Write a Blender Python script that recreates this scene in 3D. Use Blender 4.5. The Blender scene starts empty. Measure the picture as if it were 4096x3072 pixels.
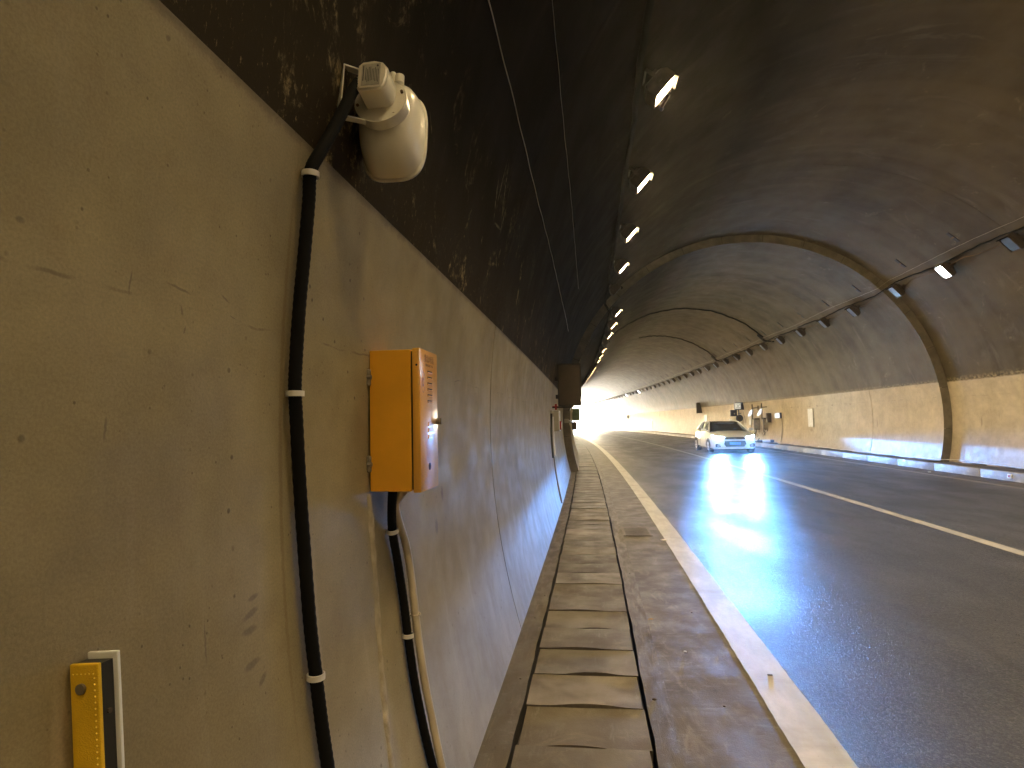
import bpy, bmesh, math, random
from mathutils import Vector, Matrix
from math import sin, cos, pi, radians, sqrt, asin, atan2
rnd = random.Random(7)
scn = bpy.context.scene

# ------------------------------------------------------------------ camera, world, sun, exposure
RC = 713.376                       # radius of the tunnel's bend (centre to the left)
cam_d = bpy.data.cameras.new('camera'); cam = bpy.data.objects.new('camera', cam_d)
scn.collection.objects.link(cam); scn.camera = cam
cam_d.sensor_width = 36; cam_d.lens = 21.157; cam_d.clip_start = 0.02; cam_d.clip_end = 3000
yaw, pitch, roll = 0.1382, 0.0645, -0.0223
fw = Vector((-sin(yaw)*cos(pitch), cos(yaw)*cos(pitch), sin(pitch)))
r0 = Vector((cos(yaw), sin(yaw), 0)); up0 = r0.cross(fw)
cr = cos(roll)*r0 + sin(roll)*up0; cu = -sin(roll)*r0 + cos(roll)*up0
M = Matrix((cr, cu, -fw)).transposed().to_4x4(); M.translation = (0, 0, 1.5)
cam.matrix_world = M

world = bpy.data.worlds.new("World"); scn.world = world; world.use_nodes = True
wn = world.node_tree; bg = wn.nodes['Background']
sky = wn.nodes.new('ShaderNodeTexSky'); sky.sky_type = 'NISHITA'; sky.sun_disc = False
SUN_EL, SUN_AZ = radians(27), radians(-32)      # azimuth from +Y, clockwise
sky.sun_elevation = SUN_EL; sky.sun_rotation = SUN_AZ
wn.links.new(sky.outputs[0], bg.inputs[0]); bg.inputs[1].default_value = 0.15
sd = bpy.data.lights.new('sun', 'SUN'); sd.energy = 5.0; sd.angle = radians(.5); sd.color = (1, .90, .74)
sun = bpy.data.objects.new('sun', sd); scn.collection.objects.link(sun)
sv = Vector((sin(SUN_AZ)*cos(SUN_EL), cos(SUN_AZ)*cos(SUN_EL), sin(SUN_EL)))
sun.rotation_euler = sv.to_track_quat('Z', 'Y').to_euler()
scn.view_settings.view_transform = 'Standard'; scn.view_settings.look = 'None'
scn.view_settings.exposure = 6.0; scn.view_settings.gamma = 1; scn.view_settings.use_curve_mapping = False
scn.cycles.max_bounces = 7; scn.cycles.diffuse_bounces = 5; scn.cycles.glossy_bounces = 3
scn.cycles.use_denoising = True; scn.cycles.sample_clamp_indirect = 0.6
scn.cycles.caustics_reflective = False; scn.cycles.caustics_refractive = False
LAMP_E = 18.5                       # emission of a lit tunnel lamp
WARM = (1.0, .735, .36); COOL = (.75, .87, 1.0); XENON = (.13, .39, 1.0)

# ------------------------------------------------------------------ tunnel frame
CX, RT, ZC = 4.675, 5.4504, 1.4644
STEP = 18.23; RN = RT - .22        # beyond the step the lining is narrower
S0, S1 = -26.0, 116.0
TL, TR = 2.237, 2.39               # top of the painted walls
KH = .191
def T(u, s, z):
    th = s/RC; r = RC+u
    return Vector((r*cos(th)-RC, r*sin(th), z))
def frame(u, s, z, rz=0.0):
    return Matrix.Translation(T(u, s, z)) @ Matrix.Rotation(s/RC+rz, 4, 'Z')
def rad(s): return RT if s < STEP else RN
def wu(z, side, s, off=0.0):
    r = rad(s)-off
    return CX + side*sqrt(max(r*r-(z-ZC)**2, 0))

# ------------------------------------------------------------------ materials
def nt(name):
    m = bpy.data.materials.new(name); m.use_nodes = True
    return m, m.node_tree, m.node_tree.nodes['Principled BSDF']
class G:
    """tiny node helper"""
    def __init__(s, t): s.t = t
    def n(s, typ, **k):
        x = s.t.nodes.new(typ)
        for a, b in k.items(): setattr(x, a, b)
        return x
    def l(s, a, b): s.t.links.new(a, b)
    def val(s, sock, v):
        if hasattr(v, 'is_linked') or isinstance(v, bpy.types.NodeSocket): s.l(v, sock)
        else: sock.default_value = v
    def noise(s, vec, scale, detail=4, rough=.55, mul=None, dist=0):
        if mul:
            mp = s.n('ShaderNodeMapping'); mp.inputs['Scale'].default_value = mul; s.l(vec, mp.inputs[0]); vec = mp.outputs[0]
        x = s.n('ShaderNodeTexNoise'); x.inputs['Scale'].default_value = scale; x.inputs['Detail'].default_value = detail
        x.inputs['Roughness'].default_value = rough; x.inputs['Distortion'].default_value = dist; s.l(vec, x.inputs['Vector']); return x.outputs['Fac']
    def ramp(s, v, a, b, lo=0.0, hi=1.0, smooth=True):
        x = s.n('ShaderNodeMapRange', interpolation_type='SMOOTHSTEP' if smooth else 'LINEAR')
        x.inputs[1].default_value = a; x.inputs[2].default_value = b; x.inputs[3].default_value = lo; x.inputs[4].default_value = hi
        s.l(v, x.inputs[0]); return x.outputs[0]
    def math(s, op, a, b=0.0, clamp=False):
        x = s.n('ShaderNodeMath', operation=op, use_clamp=clamp); s.val(x.inputs[0], a); s.val(x.inputs[1], b); return x.outputs[0]
    def mix(s, f, a, b):
        x = s.n('ShaderNodeMix', data_type='RGBA'); s.val(x.inputs[0], f)
        for i, c in ((6, a), (7, b)):
            if isinstance(c, (tuple, list)): x.inputs[i].default_value = (*c[:3], 1)
            else: s.l(c, x.inputs[i])
        return x.outputs[2]
    def mul(s, a, f):
        x = s.n('ShaderNodeMix', data_type='RGBA', blend_type='MULTIPLY'); x.inputs[0].default_value = 1
        s.l(a, x.inputs[6]) if not isinstance(a, tuple) else setattr(x.inputs[6], 'default_value', (*a[:3], 1))
        s.l(f, x.inputs[7]); return x.outputs[2]
    def bump(s, h, strength, dist, normal=None):
        x = s.n('ShaderNodeBump'); x.inputs['Strength'].default_value = strength; x.inputs['Distance'].default_value = dist
        s.l(h, x.inputs['Height'])
        if normal: s.l(normal, x.inputs['Normal'])
        return x.outputs[0]
def spot(g, sx, sy, x0, y0, rx, ry, ang=0.0, soft=.6):
    dx = g.math('SUBTRACT', sx, x0); dy = g.math('SUBTRACT', sy, y0)
    c, s_ = cos(ang), sin(ang)
    a = g.math('DIVIDE', g.math('ADD', g.math('MULTIPLY', dx, c), g.math('MULTIPLY', dy, s_)), rx)
    b = g.math('DIVIDE', g.math('SUBTRACT', g.math('MULTIPLY', dy, c), g.math('MULTIPLY', dx, s_)), ry)
    d = g.math('SQRT', g.math('ADD', g.math('MULTIPLY', a, a), g.math('MULTIPLY', b, b)))
    return g.ramp(d, 1.0, 1-soft, 0, 1)
def simple(name, col, rough=.6, metal=0.0, coat=0.0, var=.25, scale=6, bump=0.0, bscale=60, spec=.5):
    m, t, p = nt(name); g = G(t)
    tc = g.n('ShaderNodeTexCoord').outputs['Object']
    n = g.noise(tc, scale, 5)
    dark = tuple(c*(1-var) for c in col); light = tuple(min(1, c*(1+var*.6)) for c in col)
    g.l(g.mix(g.ramp(n, .3, .7), dark, light), p.inputs['Base Color'])
    p.inputs['Roughness'].default_value = rough; p.inputs['Metallic'].default_value = metal
    p.inputs['Coat Weight'].default_value = coat; p.inputs['Specular IOR Level'].default_value = spec
    if bump: g.l(g.bump(g.noise(tc, bscale, 4), bump, .002), p.inputs['Normal'])
    return m
def emit(name, col, strength):
    m, t, p = nt(name); p.inputs['Base Color'].default_value = (.6, .6, .6, 1)
    p.inputs['Emission Color'].default_value = (*col, 1); p.inputs['Emission Strength'].default_value = strength
    return m

def wall_material(name, left):
    m, t, p = nt(name); g = G(t)
    uv = g.n('ShaderNodeUVMap').outputs[0]
    sp = g.n('ShaderNodeSeparateXYZ'); g.l(uv, sp.inputs[0]); x, y = sp.outputs[0], sp.outputs[1]   # x = along, y = height above road (arc)
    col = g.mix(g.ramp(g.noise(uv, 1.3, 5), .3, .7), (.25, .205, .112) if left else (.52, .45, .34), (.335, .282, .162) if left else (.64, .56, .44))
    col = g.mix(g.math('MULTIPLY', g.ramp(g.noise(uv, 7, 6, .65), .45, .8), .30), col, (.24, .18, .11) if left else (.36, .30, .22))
    # exhaust dirt, rising from the foot of the wall, and vertical runs
    dirt = g.math('ADD', g.ramp(y, 1.55, .3, 0, .75), g.math('MULTIPLY', g.math('SUBTRACT', g.noise(uv, 2.0, 5, .6, (.7, 1, 1)), .5), .9), True)
    col = g.mix(g.math('MULTIPLY', dirt, .35 if left else .55), col, (.22, .18, .135) if left else (.27, .215, .155))
    if left: col = g.mix(g.math('MULTIPLY', g.ramp(y, .95, .35), g.ramp(g.noise(uv, 3, 5, .65, (1, .6, 1)), .3, .6, .25, .6)), col, (.46, .43, .37))  # low wall painted paler to strengthen the blue headlight wash
    runs = g.ramp(g.noise(uv, 3.2, 5, .6, (3.0, .35, 1)), .56, .75)
    col = g.mix(g.math('MULTIPLY', g.math('MULTIPLY', runs, g.ramp(y, 1.3, .5, .25, 1)) if left else runs, .30), col, (.48, .43, .35) if left else (.3, .24, .17))
    scuff = g.math('MULTIPLY', g.ramp(g.noise(uv, 9, 6, .7, (2.2, .8, 1), .6), .66, .78), g.ramp(y, .9, .1))
    col = g.mix(g.math('MULTIPLY', scuff, .35 if left else .5), col, (.12, .10, .09))
    grain = g.ramp(g.noise(uv, 180, 3, .7), .3, .7, .88, 1.08)
    # pits and specks
    vo = g.n('ShaderNodeTexVoronoi', feature='F1'); vo.inputs['Scale'].default_value = 15; g.l(uv, vo.inputs['Vector'])
    pits = g.math('MULTIPLY', g.ramp(vo.outputs['Distance'], .11, .05), g.ramp(g.noise(uv, 3, 3), .47, .60))
    vo2 = g.n('ShaderNodeTexVoronoi', feature='F1'); vo2.inputs['Scale'].default_value = 38; g.l(uv, vo2.inputs['Vector'])
    pits2 = g.math('MULTIPLY', g.ramp(vo2.outputs['Distance'], .14, .06), g.ramp(g.noise(uv, 5, 3), .46, .60))
    pits = g.math('MAXIMUM', pits, g.math('MULTIPLY', pits2, .8))
    mot = g.ramp(g.noise(uv, 4.5, 8, .72), .30, .72, .88, 1.08)
    cm = g.n('ShaderNodeCombineColor'); [g.l(mot, cm.inputs[i]) for i in range(3)]; col = g.mul(col, cm.outputs[0])
    blot = g.math('MULTIPLY', g.ramp(g.noise(uv, 8, 6, .7, (1, .8, 1), .8), .60, .72), .20)
    col = g.mix(blot, col, (.17, .125, .07) if left else (.30, .23, .14))
    col = g.mix(g.math('MULTIPLY', pits, .8), col, (.075, .052, .032))
    # the faint pour line
    wob = g.math('MULTIPLY', g.math('SUBTRACT', g.noise(uv, 1.6, 4), .5), .10)
    ln = g.math('ABSOLUTE', g.math('SUBTRACT', g.math('ADD', y, wob), 1.735 if left else 1.95))
    line = g.math('MULTIPLY', g.ramp(ln, .0045, .001), g.ramp(g.noise(uv, 6, 4), .46, .6))
    col = g.mix(g.math('MULTIPLY', line, .65), col, (.12, .085, .055))
    if left:
        acc = None
        # five finger smudges, scratches and knocks beside the hose: (along, height, half length, half width, angle)
        for q in [(1.268, 1.128, .026, .009, .05), (1.255, 1.095, .038, .010, .15), (1.248, 1.062, .036, .012, -.05), (1.248, .990, .040, .011, .02),
                  (1.285, .945, .022, .011, .5), (1.02, 1.765, .042, .0035, -.12), (1.03, 1.725, .012, .004, -1.1), (1.04, 1.69, .010, .003, 1.3),
                  (.862, 1.505, .026, .0035, 1.5), (1.16, 1.775, .020, .0025, -.45), (1.19, 1.74, .014, .002, -.3), (.90, 1.75, .03, .003, 1.5),
                  (.93, 2.19, .009, .006, .9), (.70, 1.79, .008, .006, 0), (1.10, 1.09, .004, .05, 0), (2.95, 1.16, .03, .05, 0), (2.8, 1.02, .035, .045, 0),
                  (5.35, 1.80, .03, .03, 0), (5.25, 1.74, .012, .17, 0), (5.0, 1.86, .010, .12, 0)]:
            sx = g.math('ADD', x, g.math('MULTIPLY', g.math('SUBTRACT', g.noise(uv, 40, 2), .5), .010)) if acc is None else sx
            sy = g.math('ADD', y, g.math('MULTIPLY', g.math('SUBTRACT', g.noise(uv, 33, 2), .5), .010)) if acc is None else sy
            k = spot(g, sx, sy, *q)
            acc = k if acc is None else g.math('MAXIMUM', acc, k)
        col = g.mix(g.math('MULTIPLY', acc, .55), col, (.11, .085, .07))
        hs = spot(g, sx, sy, 1.402, 1.45, .013, .95, 0, .7)  # darker upright band running alongside the hose
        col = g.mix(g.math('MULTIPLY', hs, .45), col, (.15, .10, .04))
        hs = spot(g, sx, sy, 1.56, .95, .012, .40, 0, .9)
        col = g.mix(g.math('MULTIPLY', hs, .3), col, (.46, .40, .30))
        # pale patch of plaster by the reflector
        pl = g.math('MAXIMUM', spot(g, x, y, .775, .98, .016, .20, 0, .5), spot(g, x, y, .795, 1.10, .03, .05, 0, .9))
        col = g.mix(g.math('MULTIPLY', pl, .4), col, (.42, .34, .22))
    else:
        acc = None
        for q in [(25.5, 1.92, .12, .05, 0), (27.0, 1.93, .10, .05, .4), (23.9, 1.92, .10, .04, 0), (27.7, .90, .18, .10, 0), (22.0, 1.2, .05, .2, 0), (17.0, 1.25, .05, .16, 0), (30.0, 1.93, .12, .04, 0), (29.2, 1.93, .08, .04, 0), (27.8, 1.93, .13, .04, 0)]:
            k = spot(g, x, g.math('ADD', y, g.math('MULTIPLY', g.math('SUBTRACT', g.noise(uv, 12, 2), .5), .06)), *q); acc = k if acc is None else g.math('MAXIMUM', acc, k)
        col = g.mix(g.math('MULTIPLY', acc, .4), col, (.16, .11, .10))
    # sooty top edge
    edge = g.math('SUBTRACT', 2.237 if left else 2.39, g.math('ADD', y, g.math('MULTIPLY', g.math('SUBTRACT', g.noise(uv, 9, 7, .75), .5), .09)))
    col = g.mix(g.math('MULTIPLY', g.ramp(edge, .035, .0), .75), col, (.12, .085, .05))
    p_c = g.n('ShaderNodeMix', data_type='RGBA', blend_type='MULTIPLY'); p_c.inputs[0].default_value = 1
    g.l(col, p_c.inputs[6]); cmb = g.n('ShaderNodeCombineColor'); [g.l(grain, cmb.inputs[i]) for i in range(3)]; g.l(cmb.outputs[0], p_c.inputs[7])
    g.l(p_c.outputs[2], p.inputs['Base Color'])
    g.l(g.ramp(g.noise(uv, 5, 4), .3, .7, .5, .68), p.inputs['Roughness'])
    p.inputs['Specular IOR Level'].default_value = .35
    h = g.math('SUBTRACT', g.noise(uv, 90, 5, .65), g.math('MULTIPLY', pits, 1.2))
    b1 = g.bump(g.noise(uv, 2.2, 4), .35, .02)
    g.l(g.bump(h, .28, .0025, b1), p.inputs['Normal'])
    return m

def vault_material():
    m, t, p = nt('sooty_concrete'); g = G(t)
    uv = g.n('ShaderNodeUVMap').outputs[0]
    sp = g.n('ShaderNodeSeparateXYZ'); g.l(uv, sp.inputs[0]); x, y = sp.outputs[0], sp.outputs[1]    # y = angle 0 (right) .. pi (left), metres of arc
    col = g.mix(g.ramp(g.noise(uv, .8, 5, .6, (.6, 1, 1)), .3, .7), (.058, .045, .027), (.108, .086, .053))
    # pale bands painted in for light grazing the form-work rings
    ring = g.noise(uv, 1.0, 3, .5, (1.1, .02, 1))
    col = g.mix(g.ramp(ring, .42, .60, 0, .35), col, (.15, .12, .078))
    soot = g.ramp(y, RT*1.55, RT*2.1, 1.0, .15)
    cs = g.n('ShaderNodeCombineColor'); [g.l(soot, cs.inputs[i]) for i in range(3)]
    col = g.mul(col, cs.outputs[0])
    # rubbed, drifting streaks
    st = g.ramp(g.noise(uv, 1.1, 6, .62, (1.5, .45, 1), 1.2), .55, .72)
    st = g.math('MULTIPLY', st, soot)
    col = g.mix(g.math('MULTIPLY', st, .5), col, (.17, .14, .105))
    st2 = g.math('MULTIPLY', g.ramp(g.noise(uv, .9, 7, .7, (.7, 1.2, 1), 1.8), .60, .68), g.ramp(g.noise(uv, 6, 5, .7), .4, .6))
    st2 = g.math('MULTIPLY', st2, soot)
    col = g.mix(g.math('MULTIPLY', st2, .4), col, (.30, .25, .18))
    # scraped edge above the left wall: pale streaks through the soot
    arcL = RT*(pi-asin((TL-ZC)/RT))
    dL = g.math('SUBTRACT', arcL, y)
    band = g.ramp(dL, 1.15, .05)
    sc = g.math('MULTIPLY', g.ramp(g.noise(uv, 2.6, 8, .74, (1.15, 1.0, 1), 1.2), .54, .66), g.ramp(g.noise(uv, 17, 6, .72, (1.2, .9, 1)), .44, .60))
    k1 = g.math('MULTIPLY', sc, band)
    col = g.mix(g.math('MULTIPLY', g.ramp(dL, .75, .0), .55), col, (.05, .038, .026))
    col = g.mix(g.math('MULTIPLY', k1, .7), col, (.46, .36, .18))
    fine = g.math('MULTIPLY', g.ramp(g.noise(uv, 30, 6, .75, (2.2, .8, 1)), .58, .70), g.ramp(dL, .42, .0))
    col = g.mix(g.math('MULTIPLY', fine, .6), col, (.42, .30, .13))
    # chalk-like loops scratched into the soot
    acc = None
    wx = g.math('ADD', x, g.math('MULTIPLY', g.math('SUBTRACT', g.noise(uv, 18, 3), .5), .03))
    for a in [(3.70, 3.19, 3.76, 2.86), (3.74, 3.20, 3.98, 2.86), (3.60, 3.05, 3.78, 2.78), (3.78, 2.80, 4.05, 2.83), (4.02, 2.99, 4.02, 2.78)]:
        def arc(z): return RT*(pi-asin((z-ZC)/RT))
        x0, y0, x1, y1 = a[0], arc(a[1]), a[2], arc(a[3]); L = math.hypot(x1-x0, y1-y0)/2
        k = spot(g, wx, y, (x0+x1)/2, (y0+y1)/2, L*1.15, .014, atan2(y1-y0, x1-x0), .8)
        acc = k if acc is None else g.math('MAXIMUM', acc, k)
    col = g.mix(g.math('MULTIPLY', g.math('MULTIPLY', acc, g.ramp(g.noise(uv, 30, 4), .35, .55)), .6), col, (.26, .22, .13))
    dR = g.math('SUBTRACT', y, RT*asin((TR-ZC)/RT))
    kr = g.math('MULTIPLY', g.ramp(dR, .16, .0), g.ramp(g.noise(uv, 10, 6, .7, (1, 1.4, 1)), .42, .6))
    col = g.mix(g.math('MULTIPLY', kr, .8), col, (.42, .34, .20))
    g.l(col, p.inputs['Base Color'])
    g.l(g.math('SUBTRACT', g.ramp(g.noise(uv, 2, 4), .3, .7, .72, .86), g.math('MULTIPLY', soot, .24)), p.inputs['Roughness']); g.l(g.math('MULTIPLY', soot, .26), p.inputs['Specular IOR Level'])
    b1 = g.bump(g.noise(uv, 1.6, 5, .5, (1.6, .25, 1)), .3, .03)
    g.l(g.bump(g.noise(uv, 60, 5, .65), .3, .004, b1), p.inputs['Normal'])
    return m

def ground_material(name, base, light, kind):
    m, t, p = nt(name); g = G(t)
    uv = g.n('ShaderNodeUVMap').outputs[0]
    col = g.mix(g.ramp(g.noise(uv, 1.1, 5, .6), .3, .7), base, light)
    if kind == 'asphalt':
        vo = g.n('ShaderNodeTexVoronoi', feature='F1'); vo.inputs['Scale'].default_value = 95; g.l(uv, vo.inputs['Vector'])
        sp = g.n('ShaderNodeSeparateColor'); g.l(vo.outputs['Color'], sp.inputs[0])
        col = g.mix(g.math('MULTIPLY', g.ramp(sp.outputs[0], .55, .95), .5), col, (.13, .118, .105))
        col = g.mix(g.math('MULTIPLY', g.ramp(g.noise(uv, 1.0, 4, .6, (.06, 1.6, 1)), .5, .7), .35), col, (.035, .032, .03))   # wheel tracks
        mark = g.math('MULTIPLY', g.ramp(g.noise(uv, 1.0, 3, .5, (.18, 2.4, 1), .7), .63, .68), .5)
        col = g.mix(mark, col, (.03, .026, .024))
        g.l(col, p.inputs['Base Color'])
        rg = g.math('ADD', g.ramp(g.noise(uv, 1.3, 4, .6, (.4, 1, 1)), .3, .7, .27, .42), g.math('MULTIPLY', sp.outputs[1], .14))
        g.l(rg, p.inputs['Roughness']); p.inputs['Specular IOR Level'].default_value = .25
        h = g.math('ADD', g.math('MULTIPLY', g.ramp(vo.outputs['Distance'], 0, .6, 1, 0), .8), g.noise(uv, 260, 2))
        b1 = g.bump(g.noise(uv, .8, 3), .3, .02)
        g.l(g.bump(h, .75, .0030, b1), p.inputs['Normal'])
    else:
        dust = g.ramp(g.noise(uv, 3.2, 7, .7, (.9, 2.4, 1) if kind != 'slab' else (1, 1, 1), .8), .50, .70)
        col = g.mix(g.math('MULTIPLY', dust, .5), col, tuple(min(1, c*1.9) for c in light))
        dk = g.ramp(g.noise(uv, 5, 6, .7), .56, .74)
        col = g.mix(g.math('MULTIPLY', dk, .5), col, tuple(c*.5 for c in base))
        streak = g.math('MULTIPLY', g.ramp(g.noise(uv, 5, 7, .75, (4.5, .9, 1)), .52, .70), .45)
        col = g.mix(streak, col, (.17, .155, .135))
        if kind == 'slab':
            oi = g.n('ShaderNodeObjectInfo').outputs['Random']
            pale = g.math('MULTIPLY', g.ramp(oi, .45, .8), g.ramp(g.noise(uv, 2.2, 3), .36, .6))
            col = g.mix(g.math('MULTIPLY', pale, .6), col, (.20, .175, .145))
            tone = g.ramp(g.math('FRACT', g.math('MULTIPLY', oi, 7.3)), 0, 1, .72, 1.12, False)
            cmb = g.n('ShaderNodeCombineColor'); [g.l(tone, cmb.inputs[i]) for i in range(3)]
            col = g.mul(col, cmb.outputs[0])
        g.l(col, p.inputs['Base Color'])
        g.l(g.ramp(g.noise(uv, 4, 4), .3, .7, .5, .75), p.inputs['Roughness']); p.inputs['Specular IOR Level'].default_value = .4
        b1 = g.bump(g.noise(uv, 4, 5, .6), .35, .012)
        g.l(g.bump(g.noise(uv, 110, 4, .7), .45, .003, b1), p.inputs['Normal'])
    return m

def line_material(name, base):
    m, t, p = nt(name); g = G(t)
    uv = g.n('ShaderNodeUVMap').outputs[0]
    col = g.mix(g.ramp(g.noise(uv, 2, 6, .65, (1, 2.5, 1)), .35, .7), tuple(c*.72 for c in base), base)
    wear = g.math('MULTIPLY', g.ramp(g.noise(uv, 1.4, 5, .6, (1.6, .5, 1)), .52, .68), .45)
    col = g.mix(wear, col, (.20, .175, .145))
    chips = g.ramp(g.noise(uv, 38, 5, .75), .62, .70)
    col = g.mix(g.math('MULTIPLY', chips, .65), col, (.13, .115, .10))
    g.l(col, p.inputs['Base Color']); p.inputs['Roughness'].default_value = .5
    g.l(g.bump(g.noise(uv, 150, 4, .7), .5, .003), p.inputs['Normal'])
    return m

MAT = dict(
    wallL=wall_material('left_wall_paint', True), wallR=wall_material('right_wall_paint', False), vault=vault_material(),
    road=ground_material('asphalt', (.030, .030, .031), (.043, .043, .044), 'asphalt'),
    shoulder=ground_material('shoulder_concrete', (.062, .050, .036), (.09, .074, .055), 'plain'),
    strip=ground_material('footway_concrete', (.062, .049, .032), (.09, .073, .05), 'plain'),
    slab=ground_material('slab_concrete', (.068, .052, .033), (.10, .080, .053), 'slab'),
    kerb=ground_material('kerb_concrete', (.30, .29, .27), (.38, .365, .34), 'plain'),
    gutter=ground_material('gutter_concrete', (.075, .060, .042), (.11, .09, .065), 'plain'),
    line=line_material('road_paint', (.45, .435, .40)), line2=line_material('dull_road_paint', (.28, .25, .205)),
    raw=simple('raw_concrete', (.20, .175, .13), .75, var=.3, scale=3, bump=.4, bscale=25),
    dark=simple('dark_gap', (.012, .010, .008), .9, var=.3),
    trench=simple('trench_dirt', (.02, .016, .012), .95),
    horn=simple('cream_plastic', (.86, .83, .74), .25, coat=.5, var=.06, scale=5),
    sticker=simple('printed_sticker', (.50, .49, .44), .5, var=.15, scale=40),
    stickerink=simple('sticker_ink', (.07, .07, .075), .6),
    steel=simple('zinc_steel', (.35, .34, .32), .5, 1.0),
    rust=simple('rusty_bolt', (.16, .10, .05), .6, .6),
    hose=simple('black_hose', (.006, .006, .006), .8, var=.2, spec=.15),
    whosemat=simple('ivory_conduit', (.56, .49, .38), .45, var=.12),
    clip=simple('white_clip', (.72, .70, .68), .4, var=.08),
    orange=simple('orange_enamel', (.85, .42, .03), .30, coat=.35, var=.10, scale=4, bump=.12, bscale=140),
    ink=simple('print_ink', (.28, .15, .05), .6),
    doorpaint=simple('orange_door_enamel', (.85, .42, .03), .40, coat=1.0, var=.08, scale=4, bump=.10, bscale=180),
    yellow=simple('yellow_reflector', (.82, .52, .02), .35, coat=.3, var=.12, scale=20, bump=.5, bscale=500),
    bead=simple('reflector_bead', (1.0, .72, .12), .12, coat=1, var=.05),
    white=simple('white_panel', (.74, .76, .80), .45, var=.06),
    matteblack=simple('matte_black', (.006, .006, .006), .95, spec=.05),
    black=simple('black_plastic', (.02, .02, .022), .45, var=.2),
    lampbody=simple('brown_lamp_housing', (.085, .068, .055), .5, .3, var=.25, scale=12),
    lampglass=simple('unlit_lamp_glass', (.10, .15, .27), .3, 0, .25, var=.1, scale=10),
    signback=simple('brown_sign_panel', (.065, .050, .038), .55, .2, var=.15, scale=4),
    signframe=simple('dark_sign_frame', (.025, .022, .020), .5),
    green=simple('green_sign', (.10, .145, .095), .5), red=simple('red_plastic', (.35, .02, .02), .4),
    cab=simple('grey_cabinet', (.42, .40, .34), .5, var=.1), beige=simple('beige_cabinet', (.28, .25, .20), .5),
    paper=simple('paper', (.65, .60, .48), .8), leaf=simple('dry_leaf', (.22, .13, .05), .8), stone=simple('pebble_stone', (.10, .08, .07), .8),
    carpaint=simple('white_car_paint', (.78, .80, .83), .25, 0, .8, var=.02), carglass=simple('car_glass', (.012, .018, .03), .08, 0, 1, var=.1),
    tyre=simple('tyre_rubber', (.02, .02, .02), .8), rim=simple('alloy', (.5, .5, .52), .3, .9), plate=simple('number_plate', (.05, .16, .45), .5, var=.05),
    navy=simple('dark_blue_plastic', (.03, .04, .09), .5), sill=simple('soil', (.2, .19, .15), .95, scale=1),
    lit=emit('lit_lamp_lens', WARM, LAMP_E), litc=emit('cool_lit_lamp_lens', COOL, 2.5), headlight=emit('headlight_lens', (.42, .72, 1.0), 8.0),
    smalllit=emit('white_lit_lens', (.8, .9, 1.0), .02), glowpanel=emit('glowing_panel_face', (.9, .95, .8), .012))

MAT['doorpaint'].node_tree.nodes['Principled BSDF'].inputs['Coat Roughness'].default_value = .20
MAT['doorpaint'].node_tree.nodes['Principled BSDF'].inputs['Coat IOR'].default_value = 2.3
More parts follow.
